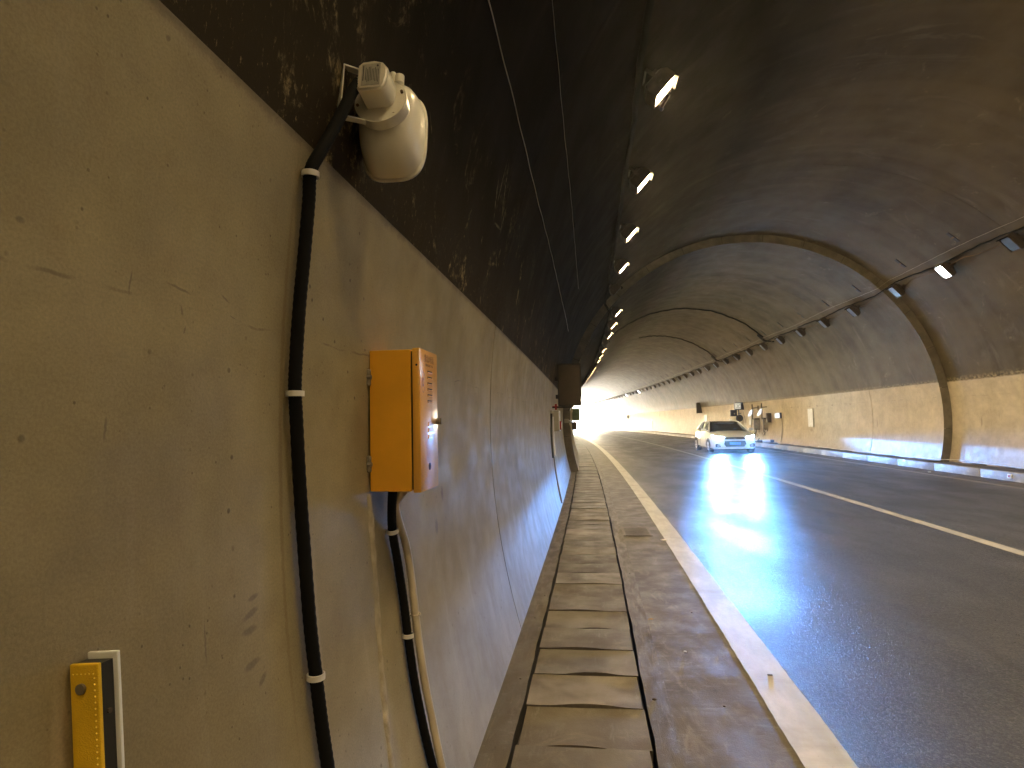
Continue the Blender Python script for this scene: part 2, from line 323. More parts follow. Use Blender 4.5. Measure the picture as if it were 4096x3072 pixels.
# ------------------------------------------------------------------ mesh builder
class B:
    def __init__(s): s.bm = bmesh.new(); s.uv = s.bm.loops.layers.uv.new('UVMap'); s.mi = 0
    def face(s, vs, uvs=None):
        try: f = s.bm.faces.new(vs)
        except ValueError: return None
        f.material_index = s.mi
        if uvs:
            for l, q in zip(f.loops, uvs): l[s.uv].uv = q
        return f
    def box(s, x0, x1, y0, y1, z0, z1, bev=0.0, M=None):
        r = bmesh.ops.create_cube(s.bm, size=1)
        vs = r['verts']
        for v in vs: v.co = Vector(((x0+x1)/2+v.co.x*(x1-x0), (y0+y1)/2+v.co.y*(y1-y0), (z0+z1)/2+v.co.z*(z1-z0)))
        fs = {f for v in vs for f in v.link_faces}
        for f in fs: f.material_index = s.mi
        if bev:
            es = list({e for v in vs for e in v.link_edges})
            rr = bmesh.ops.bevel(s.bm, geom=es, offset=bev, segments=2, affect='EDGES', profile=.5)
            vs = list({v for f in rr['faces'] for v in f.verts})
            for f in rr['faces']: f.material_index = s.mi
            vs = list(set(vs))
        if M:
            for v in vs: v.co = M @ v.co
        return s
    def grid(s, fn, nu, nv, uvf=None, flip=False, closeu=False):
        P = [[s.bm.verts.new(fn(i/nu, j/nv)) for j in range(nv+1)] for i in range(nu if closeu else nu+1)]
        n = nu
        for i in range(n):
            for j in range(nv):
                i2 = (i+1) % nu if closeu else i+1
                vs = [P[i][j], P[i2][j], P[i2][j+1], P[i][j+1]]
                q = [uvf(i/nu, j/nv), uvf((i+1)/nu, j/nv), uvf((i+1)/nu, (j+1)/nv), uvf(i/nu, (j+1)/nv)] if uvf else None
                if flip: vs.reverse(); q = q[::-1] if q else None
                s.face(vs, q)
        return P
    def tube(s, pts, r, n=10, caps=True, ridges=0):
        pts = [Vector(p) for p in pts]; rings = []
        prev = None
        for i, p in enumerate(pts):
            t = (pts[min(i+1, len(pts)-1)]-pts[max(i-1, 0)]).normalized()
            a = prev if prev else (Vector((0, 0, 1)) if abs(t.z) < .9 else Vector((1, 0, 0)))
            x = (a-t*a.dot(t)).normalized(); y = t.cross(x); prev = x
            rr = r[i] if isinstance(r, (list, tuple)) else r
            if ridges: rr *= 1+ridges*(1 if i % 2 else -1)
            rings.append([s.bm.verts.new(p+x*rr*cos(2*pi*k/n)+y*rr*sin(2*pi*k/n)) for k in range(n)])
        for a, b in zip(rings, rings[1:]):
            for k in range(n): s.face([a[k], a[(k+1) % n], b[(k+1) % n], b[k]])
        if caps: s.face(rings[0][::-1]); s.face(rings[-1])
        return s
    def cyl(s, p0, p1, r, n=16, r1=None):
        return s.tube([p0, p1], [r, r if r1 is None else r1], n)
    def poly(s, pts, thick, M=None):
        """extruded outline in local xy, thickness along z"""
        a = [s.bm.verts.new((x, y, 0)) for x, y in pts]; b = [s.bm.verts.new((x, y, thick)) for x, y in pts]
        s.face(a[::-1]); s.face(b)
        for i in range(len(pts)): j = (i+1) % len(pts); s.face([a[i], a[j], b[j], b[i]])
        if M:
            for v in a+b: v.co = M @ v.co
        return s
    def obj(s, name, mats, parent=None, smooth=False, M=None):
        if M is not None: bmesh.ops.transform(s.bm, matrix=M, verts=s.bm.verts)
        bmesh.ops.recalc_face_normals(s.bm, faces=s.bm.faces) if not getattr(s, 'norec', False) else None
        me = bpy.data.meshes.new(name); s.bm.to_mesh(me); s.bm.free()
        for m in (mats if isinstance(mats, (list, tuple)) else [mats]): me.materials.append(m)
        if smooth:
            for p in me.polygons: p.use_smooth = True
            if smooth is not True:
                bm = bmesh.new(); bm.from_mesh(me)
                for e in bm.edges:
                    if len(e.link_faces) == 2 and e.calc_face_angle(0) > radians(smooth): e.smooth = False
                bm.to_mesh(me); bm.free()
        o = bpy.data.objects.new(name, me); scn.collection.objects.link(o)
        if parent: o.parent = parent
        return o
def tag(o, label=None, cat=None, group=None, kind=None):
    for k, v in (('label', label), ('category', cat), ('group', group), ('kind', kind)):
        if v: o[k] = v
    return o
def thing(name, label, cat, M, group=None):
    o = bpy.data.objects.new(name, None); scn.collection.objects.link(o); o.matrix_world = M; o.empty_display_size = .1
    return tag(o, label, cat, group)
def copy_tree(o, M, label):
    c = o.copy(); scn.collection.objects.link(c); c.matrix_world = M; c['label'] = label
    for ch in o.children:
        k = ch.copy(); scn.collection.objects.link(k); k.parent = c
        for g2 in ch.children:
            q = g2.copy(); scn.collection.objects.link(q); q.parent = k
    return c
ORD = ['first', 'second', 'third', 'fourth', 'fifth', 'sixth', 'seventh', 'eighth', 'ninth', 'tenth', 'eleventh', 'twelfth', 'thirteenth', 'fourteenth',
       'fifteenth', 'sixteenth', 'seventeenth', 'eighteenth', 'nineteenth', 'twentieth']
TENS = {2: 'twenty', 3: 'thirty', 4: 'forty', 5: 'fifty'}
def ordinal(n):
    if n <= 20: return ORD[n-1]
    return (TENS[n//10]+'-'+ORD[n % 10-1]) if n % 10 else {30: 'thirtieth', 40: 'fortieth', 50: 'fiftieth'}[n]
def struct(o): o['kind'] = 'structure'; return o

# ------------------------------------------------------------------ ground and road
b = B(); b.grid(lambda a, c: Vector((-600+1200*a, -400+1600*c, -.14)), 6, 8, lambda a, c: (1200*a, 1600*c)); struct(b.obj('ground', MAT['sill']))
def strip(name, mat, u0, u1, z, s0=S0, s1=190, nu=1, step=1.0):
    b = B(); n = int((s1-s0)/step)
    b.grid(lambda a, c: T(u0+(u1-u0)*a, s0+(s1-s0)*c, z), nu, n, lambda a, c: (s0+(s1-s0)*c, u0+(u1-u0)*a))
    return struct(b.obj(name, mat))
strip('road', MAT['road'], .90, 8.42, 0)
strip('shoulder', MAT['shoulder'], .345, .90, 0)
strip('gutter', MAT['gutter'], 8.42, 8.985, 0)
def wobbly_line(name, mat, uc, w):
    b = B(); s0, s1 = S0, 190; n = 1400
    rr = random.Random(3)
    def fn(a, c):
        # finer steps near the camera
        s = s0+(s1-s0)*c if False else (s0 + (26+30)*min(c/.75, 1) if c < .75 else 30+(s1-30)*((c-.75)/.25))
        e = (w/2)*(1 if a > .5 else -1) + .0018*sin(s*7.3+a*9)+.0014*sin(s*37+a*5)
        return T(uc+e, s, .004)
    def uvf(a, c):
        s = (s0 + 56*min(c/.75, 1) if c < .75 else 30+(s1-30)*((c-.75)/.25)); return (s, uc+w*a)
    b.grid(fn, 1, n, uvf); return struct(b.obj(name, mat))
wobbly_line('edge_line', MAT['line'], .952, .225)
wobbly_line('centre_line', MAT['line'], 4.45, .15)
wobbly_line('edge_line', MAT['line2'], 8.27, .15)

# ------------------------------------------------------------------ left footway: strips, trench, cover slabs
b = B()
def strip3(b, u0f, u1f, z, zb, s0, s1, step=1.0):
    n = max(1, int((s1-s0)/step))
    b.grid(lambda a, c: T(u0f(s0+(s1-s0)*c) + (u1f(s0+(s1-s0)*c)-u0f(s0+(s1-s0)*c))*a, s0+(s1-s0)*c, z), 2, n, lambda a, c: (s0+(s1-s0)*c, -1+a*.5))
def jag(s, k=0): return .003*sin(s*4.1+k)+.0025*sin(s*11.7+k*2)+.002*sin(s*31+k)
for (a0, a1) in ((S0, STEP), (STEP, S1+20)):
    uw = lambda s: wu(0, -1, s if s != STEP or a0 < STEP else STEP+.01)-.03 if a0 < STEP else wu(0, -1, STEP+1)-.03
    strip3(b, uw, lambda s: -.432+jag(s), 0.002, -.07, a0, a1, .12 if a0 < STEP else .6)
strip3(b, lambda s: .222+jag(s, 2), lambda s: .345, 0.001, -.07, S0, S1+20, .2)
# trench sides and floor
b.mi = 1
for uf, k in ((-.432, 0), (.222, 2)):
    b.grid(lambda a, c: T(uf+jag(S0+(STEP*2-S0)*c, k), S0+(STEP*2-S0)*c, .001-.1*a), 1, 420, lambda a, c: (c*60, a))
b.grid(lambda a, c: T(-.5+.8*a, S0+(S1-S0)*c, -.10), 1, 150, lambda a, c: (c*150, a))
foot = struct(b.obj('footway', [MAT['strip'], MAT['trench']]))
SL = .402
def slab_mesh(k):
    rr = random.Random(k); hw = .305; L = SL/2-.0018
    pts = []
    deep = .020+.022*rr.random(); mid = (rr.random()-.5)*.12; half = .13+.07*rr.random()
    n = 10
    for e in (-1, 1):
        row = []
        for i in range(n+1):
            x = -hw+2*hw*i/n
            q = max(0, 1-((x-mid)/half)**2)
            row.append((x+(rr.random()-.5)*.002, e*(L-deep*q*(1 if e < 0 else .12))+(rr.random()-.5)*.0022))
        pts += row if e < 0 else row[::-1]
    b = B(); th = .055
    top = [b.bm.verts.new((x, y, 0)) for x, y in pts]; bot = [b.bm.verts.new((x, y, -th)) for x, y in pts]
    # split the top into quads across so that it shades flat
    m = n+1
    for i in range(n):
        A = [top[i], top[i+1], top[2*m-2-i], top[2*m-1-i]]
        b.face(A, [(v.co.x+k*1.37, v.co.y+k*.71) for v in A])
    N = len(pts)
    for i in range(N):
        j = (i+1) % N; b.face([top[i], bot[i], bot[j], top[j]], [(0, 0), (0, .05), (.1, .05), (.1, 0)])
    return b
slabs = []
for k in range(9):
    o = slab_mesh(k).obj('slab', MAT['slab'], foot); slabs.append(o)
first = True
s = 1.27; i = 0
while s < 34:
    o = slabs[i] if i < 9 else slabs[rnd.randrange(9)].copy()
    if i >= 9: scn.collection.objects.link(o)
    o.name = 'slab'; o.parent = foot
    o.matrix_world = frame(-.103+rnd.uniform(-.006, .006), s+SL/2, .004+rnd.uniform(-.004, .005), rnd.uniform(-.012, .012)) @ Matrix.Rotation(rnd.uniform(-.012, .012), 4, 'X') @ Matrix.Rotation(rnd.uniform(-.008, .008), 4, 'Y')
    s += SL; i += 1
b = B()
while s < 110:
    z = rnd.uniform(-.004, .006)
    b.box(-.405, .2, -.196, .196, -.05, z+.003, M=frame(0, s+SL/2, 0)); s += SL
far = b.obj('slab_row', MAT['slab'], foot); far['kind'] = 'stuff'

# ------------------------------------------------------------------ tunnel shell
def lining(b, a0, a1, s0, s1, off=0.0, na=24, ds=.5, und=0.0, rim=.05, r=None, mi=0):
    """arc strip from angle a0 to a1 (0 = right springing line, pi = left)"""
    b.mi = mi; r0_ = (r or (RT if s1 <= STEP+.001 else RN))
    ns = max(1, int(round((s1-s0)/ds)))
    def rr(a, s):
        return r0_+off + und*(sin(s*1.7+sin(s*.37)*2)*.5+sin(s*3.9+a*.6)*.25+sin(s*.71+1)*.4)
    def fn(p, q):
        a = a0+(a1-a0)*p; s = s0+(s1-s0)*q; R_ = rr(a, s)
        return T(CX+R_*cos(a), s, ZC+R_*sin(a))
    b.grid(fn, na, ns, lambda p, q: (s0+(s1-s0)*q, RT*(a0+(a1-a0)*p)))
    if rim:
        for q in (0, 1):
            s = s0+(s1-s0)*q
            b.grid(lambda p, c: T(CX+(rr(a0+(a1-a0)*p, s)+rim*c)*cos(a0+(a1-a0)*p), s, ZC+(rr(a0+(a1-a0)*p, s)+rim*c)*sin(a0+(a1-a0)*p)), na, 1, lambda p, c: (s, RT*(a0+(a1-a0)*p)))
aR0 = asin((-.12-ZC)/RT); aR1 = asin((TR-ZC)/RT); aL1 = pi-asin((TL-ZC)/RT); aL0 = pi-asin((-.12-ZC)/RT)
aR1n = asin((TR-ZC)/RN); aL1n = pi-asin((TL-ZC)/RN)
joints = [S0, -22.3, -13.4, -4.45, 4.45, 13.35, STEP]
jn = [STEP, 22.3, 31.2, 40.1, 49.0, 57.9, 66.8, 75.7, 84.6, 93.5, 102.4, S1]
def shell(name, a0, a0n, a1, a1n, mat, part, na, und, gap, uvshift=None, ds=.5):
    b = B(); lining(b, a0, a1, S0, STEP, .055, na, 2.0, 0, 0); lining(b, a0n, a1n, STEP, S1, .055, na, 2.0, 0, 0)
    root = struct(b.obj(name, MAT['dark']))
    for J, p0, p1 in ((joints, a0, a1), (jn, a0n, a1n)):
        for j0, j1 in zip(J, J[1:]):
            b = B(); g0 = 0 if j0 in (S0, STEP) else gap; g1 = 0 if j1 in (STEP, S1) else gap
            lining(b, p0, p1, j0+g0, j1-g1, 0, na, ds, und)
            if uvshift:
                for f in b.bm.faces:
                    for l in f.loops:
                        l[b.uv].uv.y = uvshift(l.vert)
            o = b.obj(part, mat, root, smooth=40)
    return root
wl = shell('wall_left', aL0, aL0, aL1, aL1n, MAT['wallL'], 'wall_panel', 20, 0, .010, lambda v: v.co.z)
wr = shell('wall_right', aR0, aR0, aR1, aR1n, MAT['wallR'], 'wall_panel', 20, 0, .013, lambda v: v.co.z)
ce = shell('ceiling', aR1, aR1n, aL1, aL1n, MAT['vault'], 'lining_segment', 90, .006, .003, ds=.4)
# ring-shaped step where the bore narrows
b = B()
nblk = 17
for k in range(nblk):
    a0 = aR0+(aL0-aR0)*k/nblk+.0008; a1 = aR0+(aL0-aR0)*(k+1)/nblk-.0008
    b.grid(lambda p, c: T(CX+(RN-.004+(RT-RN+.10)*c)*cos(a0+(a1-a0)*p), STEP-.002, ZC+(RN-.004+(RT-RN+.10)*c)*sin(a0+(a1-a0)*p)), 8, 1, lambda p, c: (a0*5, c))
b.mi = 1
b.grid(lambda p, c: T(CX+(RN+.01+(RT-RN+.12)*c)*cos(aR0-.05+(aL0-aR0+.1)*p), STEP+.004, ZC+(RN+.01+(RT-RN+.12)*c)*sin(aR0-.05+(aL0-aR0+.1)*p)), 90, 1, lambda p, c: (p, c))
rib = struct(b.obj('lining_step', [MAT['raw'], MAT['dark']]))
# unseen cap added behind the camera to keep daylight out
b = B(); b.grid(lambda p, c: T(CX+(RT+.1)*c*cos(2*pi*p), S0+.02, ZC+(RT+.1)*c*sin(2*pi*p)), 32, 2, lambda p, c: (p, c)); struct(b.obj('daylight_block_cap', MAT['raw']))
# portal ring, outside
b = B(); b.grid(lambda p, c: T(CX+(RN+.04+2.2*c)*cos(aR0+(aL0-aR0)*p), S1+.01, ZC+(RN+.04+2.2*c)*sin(aR0+(aL0-aR0)*p)), 40, 1, lambda p, c: (p, c)); struct(b.obj('portal_ring', MAT['raw']))

# ------------------------------------------------------------------ right kerb and footway
b = B(); 
for a0_, a1_ in ((S0, STEP), (STEP, S1)):
    off = wu(.12, 1, a0_+.1)+.06
    b.grid(lambda p, c: T(9.12+(off-9.12)*p, a0_+(a1_-a0_)*c, .135), 1, 120, lambda p, c: (c*60, p))
fr = struct(b.obj('footway', MAT['trench']))
kerb_root = B(); kerb_root.grid(lambda p, c: T(9.0+.12*p, S0+(S1-S0)*c, .10), 1, 150, lambda p, c: (c*150, p)); kroot = struct(kerb_root.obj('kerb', MAT['trench']))
KL = 1.84
b = B(); b.box(0, .135, .002, KL-.002, -.02, KH, .006); ks = b.obj('kerb_stone', MAT['kerb'], kroot, smooth=30)
k = 0; s = 15.35-8*KL
kn = []
while s < 120:
    o = ks if k == 0 else ks.copy()
    if k: scn.collection.objects.link(o); o.parent = kroot
    o.matrix_world = frame(8.985+rnd.uniform(-.001, .001), s, rnd.uniform(-.003, .003), KL/2/RC); s += KL; k += 1
# UVs for boxes come from object space: give kerb stones a simple box map
for me in [ks.data]:
    uvl = me.uv_layers['UVMap']
    for p in me.polygons:
        for li in p.loop_indices:
            co = me.vertices[me.loops[li].vertex_index].co; uvl.data[li].uv = (co.y, co.z+co.x)
rs = []
for k in range(4):
    q = random.Random(40+k); b = B(); b.box(0, .74, .008, .492, -.05, 0, .006, M=Matrix.Rotation(q.uniform(-.01, .01), 4, 'Z'))
    o = b.obj('slab', MAT['slab'], fr); me = o.data; uvl = me.uv_layers['UVMap']; rs.append(o)
    for p in me.polygons:
        for li in p.loop_indices:
            co = me.vertices[me.loops[li].vertex_index].co; uvl.data[li].uv = (co.y+k*3.1, co.x)
s = 5.0; k = 0
while s < 45:
    o = rs[k] if k < 4 else rs[rnd.randrange(4)].copy()
    if k >= 4: scn.collection.objects.link(o); o.parent = fr
    w = (1.0 if s < STEP-.3 else .74)
    o.matrix_world = frame(9.125, s, KH-.004+rnd.uniform(-.012, .010)) @ Matrix.Rotation(rnd.uniform(-.03, .03), 4, 'X') @ Matrix.Rotation(rnd.uniform(-.012, .02), 4, 'Y') @ Matrix.Diagonal((w, 1, 1, 1))
    s += .5; k += 1
b = B()
while s < 118: b.box(9.125-9.125, .72, 0, .49, -.04, rnd.uniform(-.01, .01), M=frame(9.125, s, KH-.004)); s += .5
far = b.obj('slab_row', MAT['slab'], fr); far['kind'] = 'stuff'

# ------------------------------------------------------------------ tunnel lamps
def lamp(flip, lit, label, grp, mat=None):
    x = -1 if flip else 1
    t = thing('tunnel_lamp', label, 'tunnel lamp', Matrix.Identity(4), grp)
    b = B()
    W_, L_ = (.19, .150) if flip else (.155, .125)
    # housing: tapered finned back, deeper in the middle
    def loop(z, w, l): return [b.bm.verts.new((sx*w, sy*l, z)) for sx, sy in ((-1, -1), (1, -1), (1, 1), (-1, 1))]
    r = [loop(-.085, W_*.62, L_*.55), loop(-.11, W_*.80, L_*.8), loop(-.16, W_, L_), loop(-.275, W_, L_), loop(-.275, W_-.022, L_-.02), loop(-.245, W_-.022, L_-.02)]
    b.face(r[0][::-1])
    for A, Bq in zip(r, r[1:]):
        for i in range(4): b.face([A[i], A[(i+1) % 4], Bq[(i+1) % 4], Bq[i]])
    b.obj('housing', MAT['lampbody'], t)
    b = B()
    for i in range(7): b.box(-W_*.55, W_*.55, -.105+.035*i-.004, -.105+.035*i+.004, -.10, -.065)
    b.obj('cooling_fins', MAT['lampbody'], t)
    b = B(); a_, c_ = W_-.026, L_-.024
    b.poly([(-a_+.05, -c_), (a_-.05, -c_), (a_, -c_+.045), (a_, c_-.045), (a_-.05, c_), (-a_+.05, c_), (-a_, c_-.045), (-a_, -c_+.045)], .010, Matrix.Translation((0, 0, -.262))); b.obj('lens', mat or (MAT['lit'] if lit else MAT['lampglass']), t)
    b = B(); b.box(x*(W_-.006)-.006, x*(W_-.006)+.006, -L_, L_, -.315, -.262); b.obj('visor', MAT['matteblack'], t)
    b = B()
    for sy in (-1, 1):
        b.box(-.02, .02, sy*(L_+.012)-.003, sy*(L_+.012)+.003, -.20, -.002)
    b.box(-.02, .02, -L_-.015, L_+.015, -.006, 0.01); b.obj('bracket', MAT['lampbody'], t)
    return t
def lamp_matrix(a, s, side):
    n = Vector((cos(a), 0, sin(a))); y = Vector((0, 1, 0)); x = y.cross(n)
    r = rad(s); loc = frame(CX+r*cos(a), s, ZC+r*sin(a))
    return loc @ Matrix((x, y, n)).transposed().to_4x4()
AL, AR = 2.4042, .7243
off_left = {-5, -9, 4, 8, 12, 16, 21}
GL = 'lamps along the left of the tunnel ceiling'; GR = 'lamps along the right of the tunnel ceiling'
protoL = protoU = None
k = -12
while True:
    s = 6.293+2.4692*k
    if s > S1-3: break
    lit = k not in off_left
    M_ = lamp_matrix(AL, s, -1)
    lab = (f'{ordinal(k+1)} lamp from the front in the left ceiling row, ' + ('glowing warm white' if lit else 'dark and unlit')) if k >= 0 else \
          f'{ordinal(-k)} left-row lamp back from the top edge of the picture, out of frame'
    if lit:
        if not protoL: protoL = lamp(False, True, lab, GL); protoL.matrix_world = M_
        else: copy_tree(protoL, M_, lab)
    else:
        if not protoU: protoU = lamp(False, False, lab, GL); protoU.matrix_world = M_
        else: copy_tree(protoU, M_, lab)
    k += 1
# right row
protoR = lamp(True, False, 'x', GR); protoC = None
lit_right = {1: 1, 25: 1, 29: 1, -2: 1, -5: 1}
k = -5; used = False; rpos = []
while True:
    s = 13.188+2.271*k
    if s > S1-3: break
    M_ = lamp_matrix(AR, s, 1); rpos.append((k, s))
    if k < 0:
        lab = f'right-row lamp number {["one","two","three","four","five"][-k-1]} back from the right edge of the picture, out of frame'
    elif k in lit_right: lab = ('only brightly lit bluish lamp near the front of the right ceiling row' if k == 1 else
                               f'{ordinal(k+1)} lamp of the right ceiling row, far away and lit white')
    else: lab = f'{ordinal(k+1)} lamp from the front in the right ceiling row, unlit with pale glass'
    if k in lit_right:
        if not protoC: protoC = lamp(True, True, lab, GR, MAT['litc']); protoC.matrix_world = M_
        else: copy_tree(protoC, M_, lab)
    elif not used: protoR['label'] = lab; protoR.matrix_world = M_; used = True
    else: copy_tree(protoR, M_, lab)
    k += 1
# small dark plates above the right row
b = B(); b.box(-.16, .16, -.05, .05, -.018, .004, .004); pp = tag(b.obj('cover_plate', [MAT['black']]), 'x', 'cover plate', 'small plates above the right lamp row')
bb = B(); bb.box(-.02, .02, -.052, .052, -.026, -.016); bb.obj('clamp', MAT['rust'], pp)
first = True
aP = .835
for k in range(0, 40):
    s = 14.6+2.271*k
    if s > 105: break
    M_ = lamp_matrix(aP, s, 1); lab = f'small dark plate on the vault above the gap after the {ordinal(k+1)} right-row lamp'
    if first: pp.matrix_world = M_; pp['label'] = lab; first = False
    else: copy_tree(pp, M_, lab)
b = B(); b.box(-.015, .015, -.10, .10, -.03, .004); q = tag(b.obj('sensor_rod', MAT['lampbody']), 'thin brown rod on the vault beside the nearest lit left lamp', 'sensor rod')
q.matrix_world = lamp_matrix(2.31, 7.5, -1) @ Matrix.Rotation(.5, 4, 'Z')
b = B(); b.box(-.018, .018, .09, .13, -.045, .0); b.obj('rod_tip', MAT['navy'], q)

# cables of the two rows, sagging between the lamps
def vault_pts(a, s0, s1, ds, off=.03, amp=.02, kk=2.4, ph=0):
    sag = .012 if off > .02 else .002
    amp *= .35
    out = []; s = s0
    while s <= s1:
        aa = a+amp*sin(s*kk+ph)*.12+(.002 if sag > .01 else .0006)*sin(s*9)
        r = rad(s)-off-sag*abs(sin(s*1.27+ph)); out.append(T(CX+r*cos(aa), s, ZC+r*sin(aa))); s += ds
    return out
def cable(name, pts, r, mat, label, n=6, cat='cable'):
    return tag(B().tube(pts, r, n).obj(name, mat, None, smooth=60), label, cat)
ptsL = vault_pts(AL+.035, -3, 115, .3, .05, .12)
cable('lamp_cable', ptsL, .034, MAT['hose'], 'thick black power cable linking the left ceiling lamps')
cable('lamp_cable', vault_pts(AR+.03, 3, 115, .3, .05, .10, 1.9), .017, MAT['hose'], 'twisted black power cable linking the right ceiling lamps')
cable('lamp_cable', vault_pts(AR+.005, 3, 60, .2, .07, .16, 3.4, 1), .008, MAT['rust'], 'thin brown wire wound beside the right lamp row')
cable('plate_wire', vault_pts(.785, 5, 80, .25, .012, .12, .9, 1), .0035, MAT['whosemat'], 'thin pale wire running below the small plates on the right vault')
cable('vault_wire', vault_pts(pi-asin((3.38-ZC)/RT), 1.2, 12.5, .12, .012, .02, 1.6), .0032, MAT['whosemat'], 'thin pale wire along the left vault, above the loudspeaker')
cable('vault_wire', vault_pts(pi-asin((3.93-ZC)/RT), 2.0, 11, .12, .012, .015, 1.6), .0018, MAT['whosemat'], 'second finer wire along the left vault, higher up')
def arc_cable(s, a0, a1, label, r=.03, n=70):
    pts = [T(CX+(RN-.03-.01*sin(i*1.3))*cos(a0+(a1-a0)*i/n), s+.05*sin(i*.5), ZC+(RN-.03-.01*sin(i*1.3))*sin(a0+(a1-a0)*i/n)) for i in range(n+1)]
    return cable('arch_cable', pts, r, MAT['hose'], label)
arc_cable(28.6, .80, 2.37, 'black cable arching over the ceiling from right row to left row, nearer one')
arc_cable(37.6, .80, 1.75, 'shorter black cable arching over the ceiling, farther one', .026)
for s, l in ((28.9, 'black splice box at the right end of the nearer arching cable'), (37.9, 'black splice box at the right end of the farther arching cable')):
    b = B(); b.box(-.22, .22, -.07, .07, -.10, .0, .01); o = tag(b.obj('splice_box', MAT['black']), l, 'splice box'); o.matrix_world = lamp_matrix(.80, s, 1)
    cable('splice_cable', [T(CX+(RN-.05-.03*sin(pi*i/8))*cos(.78-.056*i/8), s-.9*i/8, ZC+(RN-.05-.03*sin(pi*i/8))*sin(.78-.056*i/8)) for i in range(9)], .03, MAT['hose'],
          'short black cable from the '+('nearer' if s < 30 else 'farther')+' splice box down to the lamp row')

# ------------------------------------------------------------------ horn loudspeaker
HS = 1.66
axis = Vector((-.004, .185, -.036)).normalized()
xa = axis.cross(Vector((0, 0, 1))).normalized(); za = xa.cross(axis)
hc = Vector((-.597, 1.592, 2.458))                 # centre of the driver's back in tunnel coordinates (u, s, z)
Mh = Matrix((xa, axis, za)).transposed().to_4x4(); Mh.translation = hc     # local x right, y forward, z up
F0 = Matrix.Identity(4)
horn = thing('horn_loudspeaker', 'cream horn loudspeaker bracketed to the dark vault above the black hose', 'loudspeaker', Mh)
def sup(t, w, h, p):
    c, s_ = cos(t), sin(t); e = 2/p
    return (w*abs(c)**e*(1 if c >= 0 else -1), h*abs(s_)**e*(1 if s_ >= 0 else -1))
b = B(); prof = [(.052, .050, .052, 2.2, 0), (.062, .060, .064, 2.2, 0), (.078, .078, .086, 2.3, -.004), (.092, .090, .104, 2.5, -.010), (.110, .098, .122, 2.8, -.018), (.135, .104, .138, 3.0, -.026), (.165, .108, .150, 3.1, -.034), (.195, .111, .156, 3.2, -.038), (.222, .113, .158, 3.2, -.040),
       (.226, .120, .165, 3.2, -.040), (.236, .120, .165, 3.2, -.040), (.238, .113, .158, 3.2, -.040), (.20, .100, .138, 3.0, -.034), (.13, .066, .090, 2.5, -.014), (.09, .03, .03, 2, 0)]
n = 44
rings = [[b.bm.verts.new((sup(2*pi*k/n, w, h, p)[0], y, sup(2*pi*k/n, w, h, p)[1]+dz)) for k in range(n)] for y, w, h, p, dz in [(y_*.80+.010, w_*.86, h_*.93, p_, d_*.45) for y_, w_, h_, p_, d_ in prof]]
for A, Bq in zip(rings, rings[1:]):
    for k in range(n): b.face([A[k], A[(k+1) % n], Bq[(k+1) % n], Bq[k]])
b.face(rings[0][::-1]); b.face(rings[-1])
bell = b.obj('bell', MAT['horn'], horn, smooth=50)
b = B(); b.cyl((0, .045, .0), (0, .085, -.004), .078, 36); 
bmesh.ops.bevel(b.bm, geom=[e for e in b.bm.edges if len(e.link_faces) == 2 and e.calc_face_angle(0) > 1], offset=.006, segments=2, affect='EDGES')
dr = b.obj('driver_cover', MAT['horn'], horn, smooth=50)
b = B()
for a in (20, 75, 130, 190, 250, 310):
    x_, z_ = .068*cos(radians(a)), .068*sin(radians(a)); b.cyl((x_, .040, z_), (x_, .047, z_), .0045, 8)
b.obj('screw', MAT['rust'], dr)
# rear transformer box with rounded front
b = B(); pts = [(-.036, -.046), (.026, -.046), (.040, -.036), (.046, -.005), (.046, .022), (.030, .044), (.005, .052), (-.028, .050), (-.040, .040), (-.042, -.036)]
b.poly(pts, .085, Matrix.Translation((.0, .05, .018)) @ Matrix.Rotation(radians(90), 4, 'X'))
bmesh.ops.bevel(b.bm, geom=[e for e in b.bm.edges if abs(e.verts[0].co.y-e.verts[1].co.y) < 1e-5], offset=.006, segments=3, affect='EDGES')
bx = b.obj('transformer_box', MAT['horn'], horn, smooth=50)
b = B(); b.box(-.028, .026, -.0365, -.0345, -.015, .055); lab = b.obj('rating_label', MAT['sticker'], bx)
b = B()
for i in range(9):
    x_ = -.016+i*.0045; b.box(x_, x_+.0016, -.0372, -.0364, -.008+.010*rnd.random(), .046-.012*rnd.random())
b.box(-.024, -.0215, -.0372, -.0364, .0, .05); b.cyl((.018, -.0374, .047), (.018, -.0362, .047), .003, 10)
b.obj('label_print', MAT['stickerink'], lab)
# cable gland
b = B(); b.cyl((-.03, .0, .025), (-.052, -.006, .024), .014, 14); b.obj('cable_gland', MAT['horn'], horn, smooth=50)
# U bracket reaching to the vault
b = B()
def flat(p0, p1, w, th, nrm):
    p0, p1 = Vector(p0), Vector(p1); d = (p1-p0).normalized(); nrm = Vector(nrm); wv = d.cross(nrm).normalized()*w/2; tv = wv.cross(d).normalized()*th/2
    vs = [b.bm.verts.new(p) for p in (p0-wv-tv, p0+wv-tv, p0+wv+tv, p0-wv+tv, p1-wv-tv, p1+wv-tv, p1+wv+tv, p1-wv+tv)]
    for q in ((0, 1, 2, 3), (7, 6, 5, 4), (0, 4, 5, 1), (1, 5, 6, 2), (2, 6, 7, 3), (3, 7, 4, 0)): b.face([vs[i] for i in q])
iM = Mh.inverted(); L_ = lambda u, s_, z: iM @ Vector((u, s_, z))
A1, A2, E1, E2 = L_(-.682, 1.562, 2.518), L_(-.694, 1.560, 2.372), L_(-.600, 1.665, 2.530), L_(-.614, 1.665, 2.392)
nn = (L_(-.68, 1.66, 2.45)-L_(-.60, 1.58, 2.45)).cross((A1-A2)).normalized()
